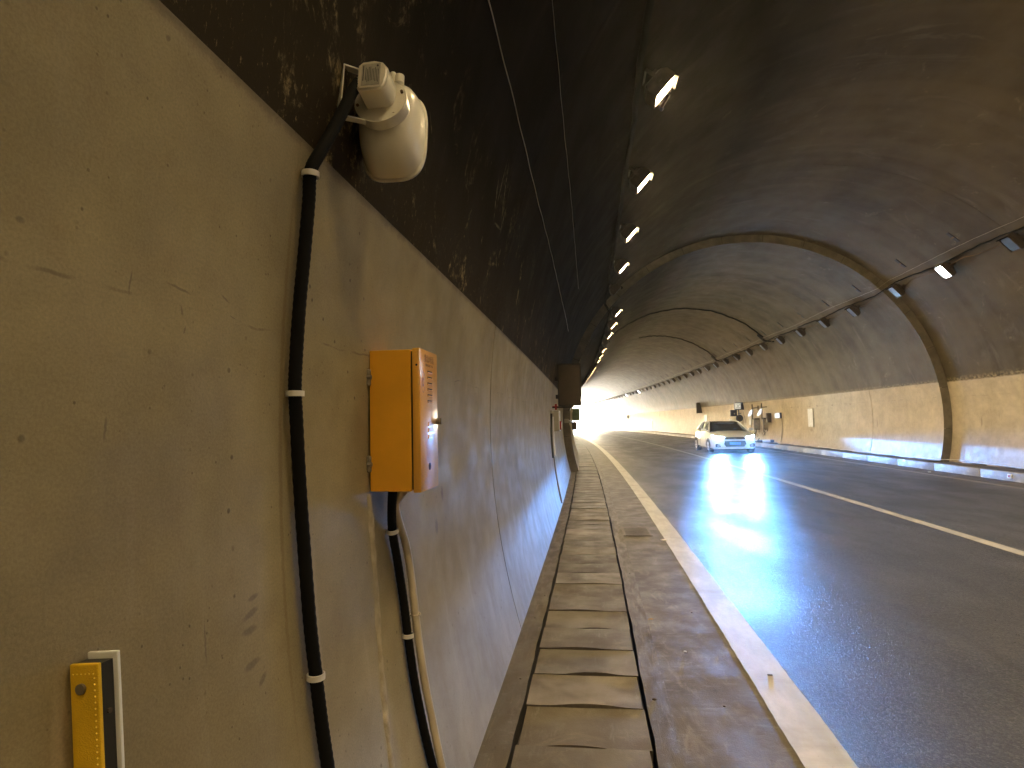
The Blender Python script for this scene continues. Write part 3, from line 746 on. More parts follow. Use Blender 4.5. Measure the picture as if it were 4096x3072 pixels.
flat(A1, E1, .022, .004, (0, 0, 1)); flat(A2, E2, .022, .004, (0, 0, 1)); flat(A1+Vector((0, 0, .002)), A2-Vector((0, 0, .002)), .022, .004, (.55, .8, 0))
br = b.obj('bracket', MAT['horn'], horn)
b = B(); b.cyl(E2+Vector((0, 0, -.010)), E2+Vector((0, 0, .012)), .010, 8); b.cyl(E2+Vector((0, 0, -.016)), E2+Vector((0, 0, -.008)), .006, 8); b.obj('bolt', MAT['rust'], br)
b = B(); b.cyl((.05, .060, .066), (.05, .060, .092), .014, 14); b.cyl((.03, .058, .07), (.03, .058, .102), .009, 14); b.obj('swivel_knob', MAT['horn'], br, smooth=50)

def wp(s, z, off): return T(wu(z, -1, s, off), s, z)
# hose up to the loudspeaker
hose_sz = [(1.483, .45), (1.486, .646), (1.483, .759), (1.481, .872), (1.475, 1.0), (1.470, 1.174), (1.457, 1.352), (1.440, 1.528), (1.430, 1.60), (1.432, 1.693), (1.436, 1.825), (1.441, 1.947), (1.438, 2.08), (1.430, 2.159)]
def smooth_pts(P, n=6):
    out = []
    for i in range(len(P)-1):
        a, b_, c, d_ = P[max(i-1, 0)], P[i], P[i+1], P[min(i+2, len(P)-1)]
        for k in range(n):
            t = k/n; out.append(.5*((2*b_)+(-a+c)*t+(2*a-5*b_+4*c-d_)*t*t+(-a+3*b_-3*c+d_)*t**3))
    out.append(P[-1]); return out
P = [wp(s, z, .022) for s, z in hose_sz] + [wp(1.452, 2.215, .028), T(-.680, 1.500, 2.300), T(-.664, 1.535, 2.375), T(-.652, 1.565, 2.440), T(-.640, 1.585, 2.478)]
P = smooth_pts(P, 12)
hose = tag(B().tube(P, .0165, 14, ridges=.035).obj('loudspeaker_hose', MAT['hose'], None, smooth=True), 'long black corrugated hose down the left wall from the loudspeaker', 'hose')
def clip(parent, p, t, r, mat=MAT['clip'], name='clip', w=.014):
    b = B(); t = Vector(t).normalized(); x = (Vector((1, 0, 0))-t*t.x).normalized(); y = t.cross(x)
    n = 20
    for q in (-1, 1):
        pass
    ro = []
    for rr, off in ((r+.0005, -w/2), (r+.005, -w/2), (r+.005, w/2), (r+.0005, w/2)):
        ro.append([b.bm.verts.new(Vector(p)+t*off+x*rr*cos(2*pi*k/n)+y*rr*sin(2*pi*k/n)) for k in range(n)])
    for i in range(4):
        A, Bq = ro[i], ro[(i+1) % 4]
        for k in range(n): b.face([A[k], A[(k+1) % n], Bq[(k+1) % n], Bq[k]])
    c = Vector(p)+y*(r+.008)-x*r*.2
    b.cyl(c-t*w*.5, c+t*w*.5, .006, 8)
    b.cyl(c+y*.012-x*.006, c+y*.004, .0022, 6)
    return b.obj(name, mat, parent, smooth=50)
for (s, z) in ((1.430, 2.150), (1.432, 1.586), (1.481, .872)):
    clip(hose, wp(s, z, .022), (0, 0, 1), .018)

# ------------------------------------------------------------------ orange emergency call box
UB = -.588; s_a, s_b, zb, zt = 1.98, 2.205, 1.272, 1.764
Mb = frame(0, 0, 0)
cb = thing('emergency_call_box', 'orange steel emergency call box on the left wall with reflecting front', 'call box', Matrix.Translation(T(UB, s_a, zb)))
# local: x outward (towards the road) = 0 at the front face, negative to the wall; y along the tunnel; z up
H_ = zt-zb; D_ = .181; L_ = s_b-s_a
b = B(); b.box(-D_, -.034, .004, L_-.004, .004, H_-.004, .003); b.obj('case', MAT['orange'], cb)
b = B(); b.box(-.0345, -.028, .010, L_-.010, .010, H_-.010); b.obj('door_gap', MAT['dark'], cb)
b = B(); b.box(-.028, 0, 0, L_, 0, H_, .004)
door = b.obj('door', MAT['doorpaint'], cb, smooth=30)
for i, zc_ in enumerate((1.690, 1.669, 1.648, 1.627, 1.606, 1.585)):
    b = B(); z_ = zc_-zb; b.box(-.002, .0012, .092, .148, z_-.0022, z_+.0022); b.obj('louvre_slot', MAT['dark'], door)
    b = B(); b.box(0, .003, .090, .150, z_-.0065, z_-.0024, .001); b.obj('louvre_lip', MAT['orange'], door)
for z_ in (1.503, 1.481, 1.459):
    z_ -= zb
    b = B(); b.poly([(.090, z_-.008), (.142, z_-.008), (.135, z_+.007), (.097, z_+.007)], .003, Matrix(((0, 0, 1, 0), (1, 0, 0, 0), (0, 1, 0, 0), (0, 0, 0, 1)))); b.obj('button', MAT['orange'], door)
b = B(); b.cyl((0, .205, 1.512-zb), (.014, .205, 1.512-zb), .011, 16); b.box(.013, .020, .201, .209, 1.500-zb, 1.524-zb, .002); b.obj('lock', MAT['steel'], door, smooth=40)
b = B(); b.cyl((-.001, .108, 1.353-zb), (.0012, .108, 1.353-zb), .013, 18); b.obj('key_hole', MAT['dark'], door)
# emblem: an open oval ring with a handset-like stroke
b = B(); n = 28
for r_ in ((.020, .024),):
    A = [b.bm.verts.new((.0006, .036+(r_[0])*cos(2*pi*k/n)*.9, 1.648-zb+.034*sin(2*pi*k/n))) for k in range(n)]
    C_ = [b.bm.verts.new((.0006, .036+(r_[1])*cos(2*pi*k/n)*.9, 1.648-zb+.037*sin(2*pi*k/n))) for k in range(n)]
    for k in range(3, n-2): b.face([A[k], A[(k+1) % n], C_[(k+1) % n], C_[k]])
b.box(.0002, .0008, .030, .036, 1.632-zb, 1.664-zb); b.box(.0002, .0008, .036, .044, 1.655-zb, 1.662-zb); b.box(.0002, .0008, .036, .044, 1.634-zb, 1.641-zb)
b.obj('emblem', MAT['ink'], door)
def text(body, size, M_, parent, mat, name='lettering', sx=1.0):
    c = bpy.data.curves.new(name, 'FONT'); c.body = body; c.size = size; c.align_x = 'CENTER'; c.align_y = 'CENTER'; c.extrude = .0003
    o = bpy.data.objects.new(name, c); scn.collection.objects.link(o); dg = bpy.context.evaluated_depsgraph_get(); dg.update()
    me = bpy.data.meshes.new_from_object(o.evaluated_get(dg)); me.name = name; bpy.data.objects.remove(o)
    me.transform(M_ @ Matrix.Diagonal((sx, 1, 1, 1))); me.materials.clear(); me.materials.append(mat)
    q = bpy.data.objects.new(name, me); scn.collection.objects.link(q); q.parent = parent; return q
MX = Matrix(((0, 0, 1, 0), (1, 0, 0, 0), (0, 1, 0, 0), (0, 0, 0, 1)))
text('紧急电话', .030, Matrix.Translation((.0008, .115, 1.732-zb)) @ MX, door, MAT['ink'])
text('EMERGENCY TEL', .0125, Matrix.Translation((.0008, .115, 1.710-zb)) @ MX, door, MAT['ink'])
b = B(); b.cyl((-.012, -.0008, 1.705-zb), (-.012, .001, 1.705-zb), .004, 8); b.obj('rivet', MAT['dark'], door)
for z_ in (.395, .098):
    b = B(); b.box(-D_-.006, -D_+.006, -.014, .006, z_-.028, z_+.028, .004); q = b.obj('mounting_lug', MAT['beige'], cb)
    b = B(); b.cyl((-D_+.012, -.010, z_), (-D_-.004, -.010, z_), .008, 8); b.obj('bolt', MAT['steel'], q)

# conduits below the call box
Pb = smooth_pts([T(-.705, 2.03, 1.275)]+[wp(s, z, o) for s, z, o in [(2.075, 1.21, .045), (2.125, 1.12, .024), (2.17, .985, .019), (2.19, .857, .018), (2.19, .736, .018), (2.185, .581, .018), (2.19, .423, .018), (2.20, .271, .018), (2.21, .02, .018)]], 12)
bh = tag(B().tube(Pb, .0160, 14, ridges=.03).obj('call_box_hose', MAT['hose'], None, smooth=True), 'short black hose below the orange call box', 'hose')
Pw = smooth_pts([T(-.668, 2.045, 1.275)]+[wp(s, z, .050) for s, z in [(2.10, 1.21), (2.19, 1.046), (2.212, .886), (2.206, .729), (2.202, .574), (2.207, .416), (2.205, .264), (2.215, .02)]], 26)
wh = tag(B().tube(Pw, .0145, 14, ridges=.05).obj('conduit', MAT['whosemat'], None, smooth=True), 'ivory ribbed conduit beside the black hose under the call box', 'conduit')
clip(bh, wp(2.125, 1.12, .024), (0, -.3, 1), .017); clip(bh, wp(2.19, .73, .018), (0, 0, 1), .017)
clip(wh, wp(2.209, .80, .050), (0, 0, 1), .0155, MAT['whosemat'], 'cable_tie', .005)
# ridge of patching plaster
b = B(); pl = [(1.985, 1.27), (1.99, 1.063), (1.975, .871), (1.94, .633), (1.91, .42), (1.90, .1)]
Q = smooth_pts([Vector((s, z, 0)) for s, z in pl], 14)
def plast(a, c):
    i = min(int(c*(len(Q)-1)), len(Q)-1); s_, z_ = Q[i].x, Q[i].y
    x_ = (a-.5)*2; w_ = .046+.008*sin(z_*23)+.006*sin(z_*61); h_ = max(0, .006*(1-x_*x_))+.0015*sin(z_*90+a*7)*(1-abs(x_))-.0008*(abs(x_) > .9)
    return wp(s_+x_*w_/2, z_, h_)
b.grid(plast, 8, len(Q)-1, lambda a, c: (1.9+a*.03, c)); o = b.obj('plaster_ridge', MAT['whosemat'].copy(), wl, smooth=True)
m_, t_, p_ = nt('patch_plaster'); g_ = G(t_); tc_ = g_.n('ShaderNodeTexCoord').outputs['Object']
g_.l(g_.mix(g_.ramp(g_.noise(tc_, 30, 5), .3, .7), (.30, .25, .165), (.40, .345, .24)), p_.inputs['Base Color']); p_.inputs['Roughness'].default_value = .8
g_.l(g_.bump(g_.noise(tc_, 120, 4), .5, .004), p_.inputs['Normal']); o.data.materials[0] = m_

# ------------------------------------------------------------------ delineator on the left wall
rz = thing('wall_delineator', 'yellow beaded delineator on black base low on the left wall', 'delineator', Matrix.Translation(T(-.727, .80, .62)) @ Matrix.Rotation(-.07, 4, 'Y'))
b = B(); hz = .545
v = [b.bm.verts.new(p) for z in (0, hz) for p in ((.003, .002, z), (.046, .002, z), (.049, .020, z), (.006, .050, z))]
for q in ((0, 1, 2, 3), (7, 6, 5, 4), (0, 4, 5, 1), (1, 5, 6, 2), (2, 6, 7, 3), (3, 7, 4, 0)): b.face([v[i] for i in q])
b.obj('base', MAT['black'], rz)
b = B(); b.box(.001, .047, -.005, .002, -.0, hz+.002, .002); yp = b.obj('reflector_plate', MAT['yellow'], rz)
b = B(); b.box(0.006, .056, .021, .027, -.0, hz+.010, .002); b.obj('rear_plate', MAT['white'], rz)
b = B(); b.cyl((.020, -.009, hz-.032), (.020, -.004, hz-.032), .0075, 14); b.obj('rivet', MAT['steel'], yp)
b = B()
for i in range(62): 
    z_ = hz-.018-i*.0085
    bmesh.ops.create_icosphere(b.bm, subdivisions=1, radius=.0017, matrix=Matrix.Translation((.041, -.0055, z_)))
for i in range(6): bmesh.ops.create_icosphere(b.bm, subdivisions=1, radius=.0014, matrix=Matrix.Translation((.007+.0065*i, -.0055, hz-.012)))
q = b.obj('bead', MAT['bead'], yp, smooth=True); q['kind'] = 'stuff'
b = B()
for z_ in (hz-.07, hz-.30): b.cyl((.050, .011, z_), (.045, .011, z_), .004, 8)
b.obj('bolt', MAT['lampbody'], rz)

# ------------------------------------------------------------------ signs and cabinets farther along the left wall
def board(name, label, cat, u0, u1, s, z0, z1, th, mface, mframe, fr=.03, face_in=.012, yrot=0.0):
    """a box-shaped board facing the camera (towards -s)"""
    t = thing(name, label, cat, frame((u0+u1)/2, s, z0, yrot)); w = u1-u0; h = z1-z0
    b = B(); b.box(-w/2, w/2, .0, th, 0, h, .004); b.obj('casing', mframe, t)
    for (x0, x1, zz0, zz1) in ((-w/2-.002, w/2+.002, h-fr, h+.002), (-w/2-.002, w/2+.002, -.002, fr), (-w/2-.002, -w/2+fr, fr, h-fr), (w/2-fr, w/2+.002, fr, h-fr)):
        b = B(); b.box(x0, x1, -face_in, .0, zz0, zz1); b.obj('frame_bar', mframe, t)
    b = B(); b.box(-w/2+fr, w/2-fr, -.004, -.0005, fr, h-fr); b.obj('panel', mface, t)
    return t
sb = board('sign_box', 'large brown-backed sign box hanging by the left wall', 'sign', -.645, -.185, 12.0, 1.81, 2.65, .14, MAT['signback'], MAT['signframe'], .028)
b = B(); b.box(-.36, .20, -.004, .012, -.035, -.005); b.obj('support_arm', MAT['signframe'], sb)
b = B(); b.box(-.30, -.26, -.012, .02, -.07, .045); b.box(-.36, -.24, -.012, .02, -.012, .004); b.obj('red_bracket', MAT['red'], sb)
b = B(); b.tube([(.03, .05, -.005), (-.0, .06, -.05), (-.045, .07, -.09)], .010, 8); b.obj('cable_tail', MAT['black'], sb)
b = B(); b.box(-.28, -.22, .02, .10, .50, .58); b.box(-.28, -.22, .02, .10, .15, .23); b.obj('wall_bracket', MAT['signframe'], sb)
cbn = thing('electrical_cabinet', 'pale grey cabinet with red-edged door on the left wall beneath the sign box', 'cabinet', frame(-.70, 12.0, 1.315))
b = B(); b.box(-.09, .055, 0, .45, 0, .41, .004); b.obj('case', MAT['cab'], cbn)
b = B(); b.box(.057, .070, -.004, .452, .0, .41, .002); b.obj('door', MAT['white'], cbn)
b = B(); b.box(.070, .100, .03, .14, .03, .20, .006); b.obj('red_beacon', MAT['red'], cbn)
b = B(); b.box(.100, .112, .03, .14, .04, .17, .003); b.obj('beacon_cover', MAT['white'], cbn)
b = B(); b.box(.048, .066, .0, .01, .22, .40); b.obj('hinge', MAT['white'], cbn)
cable('drop_pipe', smooth_pts([wp(11.2, 1.66, .03), wp(11.2, 1.5, .03), wp(11.05, 1.2, .03), wp(10.9, .86, .03)], 4), .020, MAT['black'], 'black pipe dropping down the left wall beside the grey cabinet', 8, 'pipe')
cable('drop_pipe', smooth_pts([wp(11.6, 1.60, .03), wp(11.6, 1.2, .03), wp(11.5, .85, .03)], 4), .022, MAT['clip'], 'pale pipe dropping from the grey cabinet on the left wall', 8, 'pipe')
cable('drop_pipe', smooth_pts([wp(11.45, .85, .012), wp(11.2, .5, .012), wp(10.9, .05, .012)], 4), .014, MAT['beige'], 'thin beige conduit down to the footway below the pale pipe', 8, 'pipe')
b = B(); b.box(-.03, .03, -.03, .03, -.03, .03, .01); o = tag(b.obj('socket', MAT['cab']), 'small grey socket on the left wall above the black pipe', 'socket'); o.matrix_world = frame(wu(1.69, -1, 11, .03), 11.2, 1.69)
b = B(); b.box(-.03, .10, 0, .06, 0, .12, .01); b.cyl((.10, .03, .06), (.16, .0, .05), .03, 10); o = tag(b.obj('camera_bracket', MAT['cab']), 'small grey bracket with lens on the concrete step by the left wall', 'bracket'); o.matrix_world = frame(-.70, 18.0, 1.46)
gs = board('green_sign', 'small green-grey sign sticking out from the left wall beyond the step', 'sign', -.58, -.245, 24.0, 1.52, 2.02, .08, MAT['green'], MAT['signframe'], .02)
b = B(); b.tube([(-.2, 0, .46), (-.12, -.02, .44), (-.14, -.02, .34)], .016, 8); b.obj('cable_tail', MAT['clip'], gs)
ds = board('dark_sign', 'small dark sign box below the green sign on the left wall', 'sign', -.55, -.375, 22.0, 1.19, 1.50, .10, MAT['signback'], MAT['signframe'], .02)

# ------------------------------------------------------------------ equipment on the right wall (beyond the step)
def rwall(s, z, off): return wu(z, 1, s, off)
def panelR(label, s0, s1, z0, z1, mat, name='white_panel', cat='panel', th=.05, mrim=None):
    zc_ = (z0+z1)/2; sc = (s0+s1)/2; M_ = frame(rwall(sc, zc_, th*.5), sc, zc_)
    tilt = atan2(wu(z1, 1, sc)-wu(z0, 1, sc), z1-z0)
    t = thing(name, label, cat, M_ @ Matrix.Rotation(tilt, 4, 'Y')); l, h = (s1-s0)/2, (z1-z0)/2
    b = B(); b.box(-th*.5, th*.5, -l, l, -h, h, .006); b.obj('backing', mrim or MAT['cab'], t)
    b = B(); b.box(-th*.5-.006, -th*.5-.001, -l+.02, l-.02, -h+.02, h-.02); b.obj('face', mat, t)
    b = B()
    for q in (-1, 1): b.box(-th*.5-.010, -th*.5-.004, -.02, .02, q*(h-.05)-.012, q*(h-.05)+.012)
    b.obj('fixing', MAT['steel'], t)
    return t
panelR('nearest tall white panel, alone on the right wall', 27.42, 28.0, 1.02, 1.85, MAT['white'])
panelR('tall white panel just right of the round horn behind the car', 36.2, 36.72, 1.05, 1.88, MAT['white'])
panelR('bright white panel just left of the car roof under the square grey sign', 46.8, 47.6, 1.08, 1.79, MAT['glowpanel'])  # white panel with emission added to its face
lb = panelR('small square lamp box shining white on the right wall with a drop cable', 31.4, 32.15, 1.43, 1.715, MAT['smalllit'], 'lamp_box', 'lamp box', .10, MAT['navy'])
cable('drop_cable', [T(rwall(31.3, z, .02), 31.35-.1*(1.4-z), z) for z in [1.44, 1.2, 1.0, .8, .6, .4, .25]], .012, MAT['black'], 'black cable dropping from the shining square lamp box')
t = board('square_sign', 'square grey-green sign standing off the right wall left of the car', 'sign', 9.45, 9.97, 48.3, 1.93, 2.76, .06, MAT['signback'], MAT['signframe'], .03)
def turn(t, a): t.matrix_world = t.matrix_world @ Matrix.Rotation(a, 4, 'Z')
b1 = board('symbol_sign', 'black-framed lit sign with an upward symbol high on the right wall', 'sign', 9.32, 9.86, 37.6, 1.98, 2.43, .22, MAT['navy'], MAT['navy'], .02)
b = B(); b.box(-.25, .08, -.014, -.006, .07, .40); q = b.obj('lit_face', emit('sign_light', (.9, .95, .85), .009), b1)
b = B()
def stroke(b, pts, w, y=-.0165):
    for p0, p1 in zip(pts, pts[1:]):
        p0, p1 = Vector(p0), Vector(p1); d = (p1-p0).normalized(); nn = Vector((-d.y, d.x))*w/2
        vs = [b.bm.verts.new((p.x, y, p.y)) for p in (p0-nn, p1-d*-w*.3-nn, p1-d*-w*.3+nn, p0+nn)]; b.face(vs)
stroke(b, [(-.14, .33), (-.09, .26), (-.07, .20)], .022); stroke(b, [(.02, .33), (-.05, .24), (-.12, .15), (-.20, .12)], .022); stroke(b, [(-.10, .17), (.0, .14), (.05, .13)], .022)
b.obj('symbol', MAT['black'], q)
b2 = board('control_box', 'dark blue box with a pale window, left of the symbol sign', 'control box', 9.35, 9.72, 38.6, 1.60, 2.00, .2, MAT['navy'], MAT['navy'], .02)
b = B(); b.poly([(-.0, .12), (.06, .12), (.06, .18), (.045, .21), (.015, .21), (0, .18)], .006, Matrix.Translation((.0, -.004, 0)) @ Matrix.Rotation(radians(90), 4, 'X')); b.obj('window', MAT['cab'], b2)
# round horn-like unit with its stand and coil
rh = thing('round_horn', 'round dark blue horn on a short bracket with a coil of cable, above the bonnet', 'horn', frame(9.55, 37.6, 1.13))
b = B(); b.tube([(0, -.10, .35), (0, -.06, .35), (0, .02, .35), (0, .12, .35)], [.21, .205, .15, .06], 24); b.obj('horn_dish', MAT['navy'], rh, smooth=40)
b = B(); b.cyl((0, -.105, .35), (0, -.085, .35), .09, 20); b.obj('horn_centre', MAT['black'], rh)
b = B(); b.box(-.035, .035, .0, .05, -.02, .30); b.box(-.03, .03, .0, .05, .50, .86); b.box(-.10, .10, .0, .05, -.05, .0); b.box(-.05, .14, .02, .05, .62, .66); b.obj('stand', MAT['navy'], rh)
b = B()
for r_, o_ in ((.20, 0), (.23, .02), (.17, -.02)):
    b.tube([(o_+.05+r_*cos(2*pi*k/24), .10, .16+r_*sin(2*pi*k/24)*1.15) for k in range(25)], .011, 6)
b.obj('cable_coil', MAT['beige'], rh, smooth=True)
b = B(); b.box(-.07, .07, 0, .07, 0, .16, .01); o = tag(b.obj('small_box', MAT['white']), 'small white box at the roof edge of the car on the right wall', 'box'); o.matrix_world = frame(9.22, 38.2, 1.28)
# two pole brackets with white floodlights and hanging wires
def pole_set(u, s, zt_, label, mirror):
    t = thing('floodlight_pole', label, 'floodlight pole', frame(u, s, .19))
    h = zt_-.19
    b = B(); b.cyl((0, 0, 1.2), (0, 0, h), .035, 10); b.obj('pole', MAT['lampbody'], t, smooth=50)
    b = B(); b.cyl((0, 0, h-.22), (.32, .0, h-.20), .026, 8); b.cyl((.32, 0, h-.32), (.32, 0, h-.08), .035, 8); b.obj('arm', MAT['lampbody'], t, smooth=50)
    b = B(); v_ = [b.bm.verts.new(p) for p in ((-.06, -.06, h-.32), (-.02, -.06, h-.28), (-.05, -.06, h-.55), (-.24, -.10, h-.70), (-.26, -.10, h-.62), (-.15, -.08, h-.40))]
    w_ = [b.bm.verts.new(x.co+Vector((0, .12, 0))) for x in v_]
    b.face(v_); b.face(w_[::-1])
    for i in range(6): j = (i+1) % 6; b.face([v_[i], v_[j], w_[j], w_[i]])
    b.obj('floodlight', MAT['smalllit'], t)
    b = B(); b.box(.06, .36, -.05, .15, h-1.42, h-.78, .015); b.obj('equipment_box', MAT['lampbody'], t)
    b = B(); b.box(.08, .34, -.057, -.051, h-1.38, h-.86); b.obj('box_door', MAT['beige'], t)
    q = random.Random(int(s*10)); b = B()
    for i in range(7):
        x0 = q.uniform(-.02, .34); x1 = x0+q.uniform(-.12, .12); z0 = h-1.38; z1 = q.uniform(.15, .45)
        pts = [Vector((x0+(x1-x0)*k/7+.035*sin(k*1.7+i), .0+.03*sin(i+k), z0+(z1-z0)*k/7)) for k in range(8)]
        b.tube(smooth_pts(pts, 3), q.choice((.009, .012, .016)), 5)
    b.obj('hanging_wire', MAT['lampbody'], t, smooth=True)
    return t
pole_set(9.50, 34.8, 2.24, 'left one of two brown poles with white floodlight and hanging wires on the right wall', 0)
pole_set(9.60, 33.5, 2.26, 'right one of two brown poles with white floodlight and hanging wires on the right wall', 1)
b = B(); b.box(-.11, .11, -.05, .14, 0, .50, .01); b.box(-.06, .02, -.06, -.05, .05, .46); o = tag(b.obj('junction_box', MAT['lampbody']), 'narrow brown junction box right of the two floodlight poles', 'junction box'); o.matrix_world = frame(9.76, 32.9, 1.22)
cable('loop_wire', smooth_pts([Vector(T(9.7, 37.3, 1.95)), Vector(T(9.72, 37.0, 1.4)), Vector(T(9.6, 36.3, .75)), Vector(T(9.55, 35.6, .62)), Vector(T(9.5, 35.2, .8)), Vector(T(9.5, 34.9, 1.7))], 6), .010, MAT['lampbody'], 'thin wire looping from the symbol sign to the floodlight poles')
# fallen post
fp = thing('fallen_post', 'dark blue post with a white band lying on the right footway', 'fallen post', frame(9.30, 32.4, KH+.07))
b = B(); b.tube([(-.32, .1, 0), (-.1, .05, 0), (.35, 0, .0), (.60, -.05, .0), (.66, -.06, 0)], [.05, .07, .072, .07, .03], 14); b.obj('post', MAT['navy'], fp, smooth=50)
b = B(); b.tube([(-.08, .045, 0), (.30, .005, 0)], [.074, .076], 14); b.obj('white_band', MAT['white'], fp, smooth=50)
b = B(); b.cyl((-.32, .1, -.02), (-.20, .1, .16), .025, 8); b.obj('handle', MAT['navy'], fp)
cable('footway_wire', [T(wu(KH+.02, 1, s/4, .02)-.012+.01*sin(s*.9), s/4, KH+.012+.012*sin(s*.37)+.008*sin(s)) for s in range(28, 108)], .009, MAT['clip'], 'thin white wire along the foot of the right wall')
b = B(); b.box(0, .35, 0, .02, 0, .45, .004); o = tag(b.obj('brown_board', MAT['raw']), 'small brown board far off on the bright right wall', 'board'); o.matrix_world = frame(9.5, 86, 1.75)
b = B(); b.box(-.04, .04, -.1, .1, -.14, .14, .01); o = tag(b.obj('far_lamp_box', MAT['smalllit']), 'tiny lit lamp box far along the right wall', 'lamp box'); o.matrix_world = frame(9.86, 70.3, 1.48)
cable('far_drop_cable', [T(rwall(70.3, z, .02), 70.3, z) for z in (1.34, .9, .4)], .02, MAT['lampbody'], 'cable under the tiny lit lamp box far along the right wall')
kr = thing('kerb_reflector', 'small white reflector with red centre on the right kerb at the picture edge', 'reflector', frame(8.985, 14.35, .06))
b = B(); b.box(-.02, 0, -.06, .06, 0, .09, .006); b.obj('holder', MAT['white'], kr); b = B(); b.box(-.024, -.019, -.03, .03, .02, .07); b.obj('red_lens', MAT['red'], kr)

# ------------------------------------------------------------------ drain grate and litter
dg_ = thing('drain_grate', 'worn drain grate in a concrete frame on the left shoulder', 'drain grate', frame(.53, 8.35, .004))
b = B(); b.box(-.155, .155, -.30, .30, -.002, .002); b.obj('pit', MAT['dark'], dg_)  # dark sheet standing in for the shade down the drain
for x0, x1, y0, y1 in ((-.185, -.155, -.33, .33), (.155, .185, -.33, .33), (-.155, .155, -.33, -.30), (-.155, .155, .30, .33)):
    b = B(); b.box(x0, x1, y0, y1, 0, .007); b.obj('frame_bar', MAT['gutter'], dg_)
for i in range(7):
    b = B(); y = -.26+i*.087; b.box(-.155, .155, y-.022, y+.022, .002, .008); b.obj('bar', MAT['lampbody'], dg_)
def litter(name, label, cat, u, s, build, mat, rz_=0.0, z=.004):
    b = B(); build(b); o = tag(b.obj(name, mat, smooth=50), label, cat); o.matrix_world = frame(u, s, z, rz_); return o
litter('paper_scrap', 'yellow-white paper packet beside the left edge line', 'paper scrap', .82, 7.75, lambda b: b.box(-.028, .028, -.03, .03, 0, .012, .003), MAT['paper'], .3)
def pebble(r, seed):
    def f(b):
        q = random.Random(seed); bmesh.ops.create_icosphere(b.bm, subdivisions=2, radius=r)
        for v in b.bm.verts: v.co = Vector((v.co.x*1.2, v.co.y, max(v.co.z*.6, -r*.3)))*(1+q.uniform(-.12, .12))
    return f
litter('pebble', 'brown pebble on the concrete strip right of the near slabs', 'pebble', .267, 3.40, pebble(.010, 1), MAT['stone'])
litter('bottle_cap', 'small shiny cap on the shoulder right of the dry leaf', 'bottle cap', .529, 4.083, lambda b: b.cyl((0, 0, 0), (0, 0, .006), .010, 14), MAT['steel'])
def leaf(b):
    pts = [(-.03, 0), (-.015, .010), (.005, .013), (.022, .006), (.032, 0), (.018, -.008), (.0, -.010), (-.016, -.006)]
    c = b.bm.verts.new((0, 0, .008)); vs = [b.bm.verts.new((x, y, .002+.006*abs(sin(i)))) for i, (x, y) in enumerate(pts)]
    for i in range(len(vs)): b.face([c, vs[i], vs[(i+1) % len(vs)]])
litter('dry_leaf', 'curled dry leaf on the shoulder near the slabs', 'leaf', .375, 4.71, leaf, MAT['leaf'], .4)
litter('cigarette_butt', 'flat grey scrap on the left edge line, nearest to us', 'scrap', .96, 3.76, lambda b: b.box(-.014, .014, -.004, .004, 0, .006, .001), MAT['lampbody'])
litter('paper_scrap', 'white scrap in the right gutter', 'paper scrap', 8.56, 16.6, lambda b: b.box(-.03, .03, -.02, .02, 0, .02, .004), MAT['white'])
litter('flat_debris', 'small pale shard on the asphalt right of the edge line', 'shard', 1.62, 5.0, lambda b: b.poly([(-.03, -.03), (.0, -.012), (.035, .03), (.012, .012)], .003), MAT['cab'], .6)
for k, (u, s) in enumerate(((-.48, 3.6), (-.47, 5.3), (-.50, 4.7), (.30, 6.1), (.62, 3.35), (.70, 4.9))):
    litter('pebble', ['tiny stone by the slab edge left of the nearest slabs', 'tiny stone on the left strip between wall and slabs, farther one', 'tiny stone on the left strip between wall and slabs, nearer one',
                      'tiny stone on the strip right of the slabs', 'tiny stone on the shoulder nearest to us', 'tiny stone on the middle of the shoulder'][k], 'pebble', u, s, pebble(.0055, 10+k), MAT['stone'])

# ------------------------------------------------------------------ the oncoming car
CU, CS = 6.30, 26.55
car = thing('car', 'white hatchback coming towards us in the far lane with blue-white headlights', 'car', frame(CU, CS, 0) @ Matrix.Diagonal((1.04, 1, .93, 1)))
# local: y = 0 at the nose, growing rearwards; x to the right of the picture; z up
W2 = .90
st = [  # y, half width at sill, half width at belt, bottom z, belt z, mid z
    (0.00, .62, .60, .30, .66), (.04, .74, .70, .22, .74), (.16, .84, .80, .19, .82), (.40, .89, .85, .18, .90), (.95, .90, .88, .18, .98),
    (1.25, .90, .89, .18, 1.01), (2.3, .91, .90, .18, 1.03), (3.4, .90, .88, .20, 1.06), (3.95, .86, .82, .24, 1.06), (4.15, .76, .72, .34, 1.0), (4.2, .6, .6, .45, .9)]
b = B(); rings = []
for y, ws, wb, zb_, zt_ in st:
    h = zt_-zb_; pr = [(-ws*.9, zb_), (-ws, zb_+.10*h), (-ws*1.0, zb_+.45*h), (-wb*1.01, zb_+.80*h), (-wb*.95, zb_+.95*h), (-wb*.55, zt_+.012), (0, zt_+.022), (wb*.55, zt_+.012), (wb*.95, zb_+.95*h), (wb*1.01, zb_+.80*h), (ws, zb_+.45*h), (ws, zb_+.10*h), (ws*.9, zb_)]
    rings.append([b.bm.verts.new((x, y, z)) for x, z in pr])
for A, Bq in zip(rings, rings[1:]):
    for i in range(len(A)-1): b.face([A[i], A[i+1], Bq[i+1], Bq[i]])
    b.face([A[-1], A[0], Bq[0], Bq[-1]])
b.face(rings[0][::-1]); b.face(rings[-1])
body = b.obj('body', MAT['carpaint'], car, smooth=35)
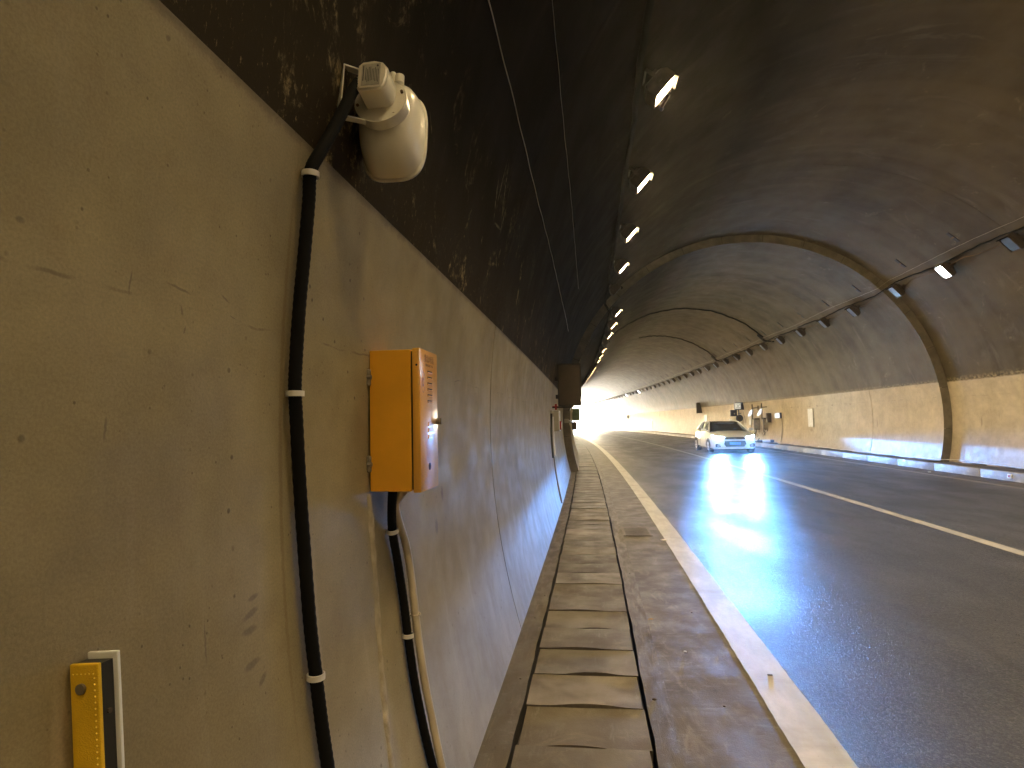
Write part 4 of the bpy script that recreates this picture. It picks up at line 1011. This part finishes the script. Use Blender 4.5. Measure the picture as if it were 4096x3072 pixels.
# greenhouse: glass block with painted roof and pillars
gh = [(1.05, .80, .98, .80, .99), (1.75, .78, 1.0, .62, 1.40), (2.1, .78, 1.02, .61, 1.46), (3.0, .78, 1.04, .60, 1.47), (3.55, .77, 1.05, .56, 1.41), (4.0, .74, 1.05, .66, 1.10)]
b = B(); rings = []
for y, w0, z0, w1, z1 in gh: rings.append([b.bm.verts.new(p) for p in ((-w0, y, z0), (-w1, y, z1-.03), (-w1*.9, y, z1), (w1*.9, y, z1), (w1, y, z1-.03), (w0, y, z0))])
for A, Bq in zip(rings, rings[1:]):
    for i in range(5): b.face([A[i], A[i+1], Bq[i+1], Bq[i]])
b.obj('window_glass', MAT['carglass'], car, smooth=30)
b = B(); b.grid(lambda p, q: Vector(((p-.5)*1.18, 1.72+q*1.95, (1.405 + .075*sin(min(q*2.2, pi/2)) - .06*max(0, q-.75)*4*(q-.75)) - .05*abs(2*p-1)**3)), 10, 10); roof = b.obj('roof', MAT['carpaint'], car, smooth=True)
b = B()
for sx in (-1, 1):
    b.tube([(sx*.81, 1.02, .99), (sx*.70, 1.45, 1.24), (sx*.615, 1.80, 1.415), (sx*.60, 2.2, 1.455), (sx*.59, 3.0, 1.465), (sx*.57, 3.6, 1.40), (sx*.70, 4.02, 1.08)], .032, 8)
    b.tube([(sx*.79, 2.35, 1.02), (sx*.63, 2.42, 1.45)], .035, 8)
b.obj('pillar', MAT['carpaint'], car, smooth=True)
for sx in (-1, 1):
    b = B(); b.box(sx*.98-.10, sx*.98+.10, 1.18, 1.30, 1.0, 1.13, .03); b.box(min(sx*.80, sx*.9), max(sx*.80, sx*.9), 1.22, 1.28, 1.0, 1.04); b.obj('mirror', MAT['carpaint'], car, smooth=40)
    b = B(); v_ = [b.bm.verts.new((sx*x, y, z)) for x, y, z in ((.44, .012, .66), (.62, .03, .665), (.80, .16, .74), (.85, .36, .83), (.70, .12, .775), (.46, .03, .74))]
    c_ = b.bm.verts.new((sx*.66, -.012, .715))
    for i in range(6): b.face([c_, v_[i], v_[(i+1) % 6]])
    hl = b.obj('headlight', MAT['headlight'] , car)
    b = B(); b.cyl((sx*.66, -.004, .36), (sx*.66, .03, .36), .065, 16); b.obj('fog_light', MAT['steel'], car)
    b = B(); b.box(sx*.66-.12, sx*.66+.12, .0, .05, .28, .44, .03); b.obj('fog_light_recess', MAT['black'], car)
b = B(); b.poly([(-.42, .64), (.42, .64), (.37, .73), (-.37, .73)], .03, Matrix.Translation((0, .012, 0)) @ Matrix.Rotation(radians(90), 4, 'X')); gr = b.obj('upper_grille', MAT['black'], car)
b = B(); b.box(-.40, .40, -.024, -.018, .68, .692); b.box(-.055, .055, -.03, -.018, .672, .70, .008); b.obj('chrome_bar', MAT['steel'], gr)
b = B(); b.poly([(-.36, .30), (.36, .30), (.44, .42), (.40, .56), (-.40, .56), (-.44, .42)], .03, Matrix.Translation((0, .014, 0)) @ Matrix.Rotation(radians(90), 4, 'X')); b.obj('lower_grille', MAT['black'], car)
b = B(); b.box(-.22, .22, -.034, -.02, .40, .51, .004); b.obj('number_plate', MAT['plate'], car)
b = B(); b.box(-.70, .70, -.03, .10, .20, .27, .02); b.obj('front_lip', MAT['carpaint'], car, smooth=40)
for sx in (-1, 1):
    for y in (.82, 3.40):
        w = None
        b = B(); n = 28; x0, x1 = sx*.72, sx*.915
        b.cyl((x0, y, .315), (x1, y, .315), .315, n)
        bmesh.ops.bevel(b.bm, geom=[e for e in b.bm.edges if len(e.link_faces) == 2 and e.calc_face_angle(0) > 1], offset=.03, segments=2, affect='EDGES')
        w = b.obj('wheel', MAT['tyre'], car, smooth=50)
        b = B(); b.cyl((x1-sx*.005, y, .315), (x1+sx*.006, y, .315), .20, 24)
        b.obj('rim', MAT['rim'], w, smooth=40)
        b = B()
        for k in range(5):
            a = 2*pi*k/5; b.box(min(x1+sx*.006, x1+sx*.012), max(x1+sx*.006, x1+sx*.012), -.02, .02, .05, .17, M=Matrix.Translation((0, y, .315)) @ Matrix.Rotation(a, 4, 'X'))
        b.obj('spoke_gap', MAT['black'], w)
    # wheel arches
    for y in (.82, 3.40):
        b = B(); b.tube([(sx*.905, y+.36*cos(a), .315+.36*sin(a)) for a in [pi*k/14 for k in range(15)]], .018, 6); b.obj('wheel_arch', MAT['black'], car, smooth=True)
b = B()
for sx in (-1, 1):
    for y in (1.35, 2.38, 3.2): b.box(sx*.912-.003, sx*.912+.003, y-.004, y+.004, .32, 1.0)
b.obj('door_seam', MAT['dark'], car)
b = B(); b.box(-.84, .84, .35, 3.9, .16, .24); b.obj('underbody', MAT['black'], car)

# headlight beams: one lamp inside each headlight; the pattern is the lamp's own (sharp cut-off just below the horizontal)
def beam(sx):
    L = bpy.data.lights.new('headlight_beam', 'SPOT'); L.energy = 150; L.color = XENON; L.spot_size = radians(150); L.spot_blend = .2; L.shadow_soft_size = .05
    L.use_nodes = True; t = L.node_tree; g = G(t)
    em = t.nodes['Emission']
    tc = g.n('ShaderNodeTexCoord').outputs['Normal']; sp = g.n('ShaderNodeSeparateXYZ'); g.l(tc, sp.inputs[0])
    # light local: -z forward, x right, y up
    fwd = g.math('MULTIPLY', sp.outputs[2], -1)
    el = g.math('DIVIDE', sp.outputs[1], g.math('MAXIMUM', fwd, .05))
    az = g.math('DIVIDE', sp.outputs[0], g.math('MAXIMUM', fwd, .05))
    cut = g.math('MAXIMUM', g.ramp(el, .008, -.014, 0, 1), g.ramp(el, .050, .01, .0008, .13))
    low = g.ramp(el, -.18, -.02, .10, 1)
    q = g.math('MULTIPLY', g.math('POWER', g.math('DIVIDE', az, g.ramp(az, -.12, .12, .95, .44)), 2), -1)          # more light to the driver's kerb side
    side = g.math('MULTIPLY', g.math('EXPONENT', q), g.ramp(az, -.25, .25, .85, 1.3))
    g.l(g.math('MULTIPLY', g.math('MULTIPLY', cut, low), side), em.inputs['Strength'])
    o = bpy.data.objects.new('headlight_beam', L); scn.collection.objects.link(o); o.parent = car
    o.location = (sx*.64, -.06, .70); o.rotation_euler = (radians(90), 0, radians(180)); return o
for sx in (-1, 1): beam(sx)

# ------------------------------------------------------------------ haze: thin exhaust air filling the tunnel and the valley beyond
b = B(); b.box(-620, 620, -420, 1220, -1.2, 9); hz_ = b.obj('haze', []); hz_['kind'] = 'stuff'
m_ = bpy.data.materials.new('haze'); m_.use_nodes = True; t_ = m_.node_tree; t_.nodes.clear()
o_ = t_.nodes.new('ShaderNodeOutputMaterial'); v_ = t_.nodes.new('ShaderNodeVolumePrincipled')
v_.inputs['Density'].default_value = .0013; v_.inputs['Color'].default_value = (.95, .92, .86, 1); v_.inputs['Anisotropy'].default_value = .82
t_.links.new(v_.outputs[0], o_.inputs[1]); hz_.data.materials.append(m_)
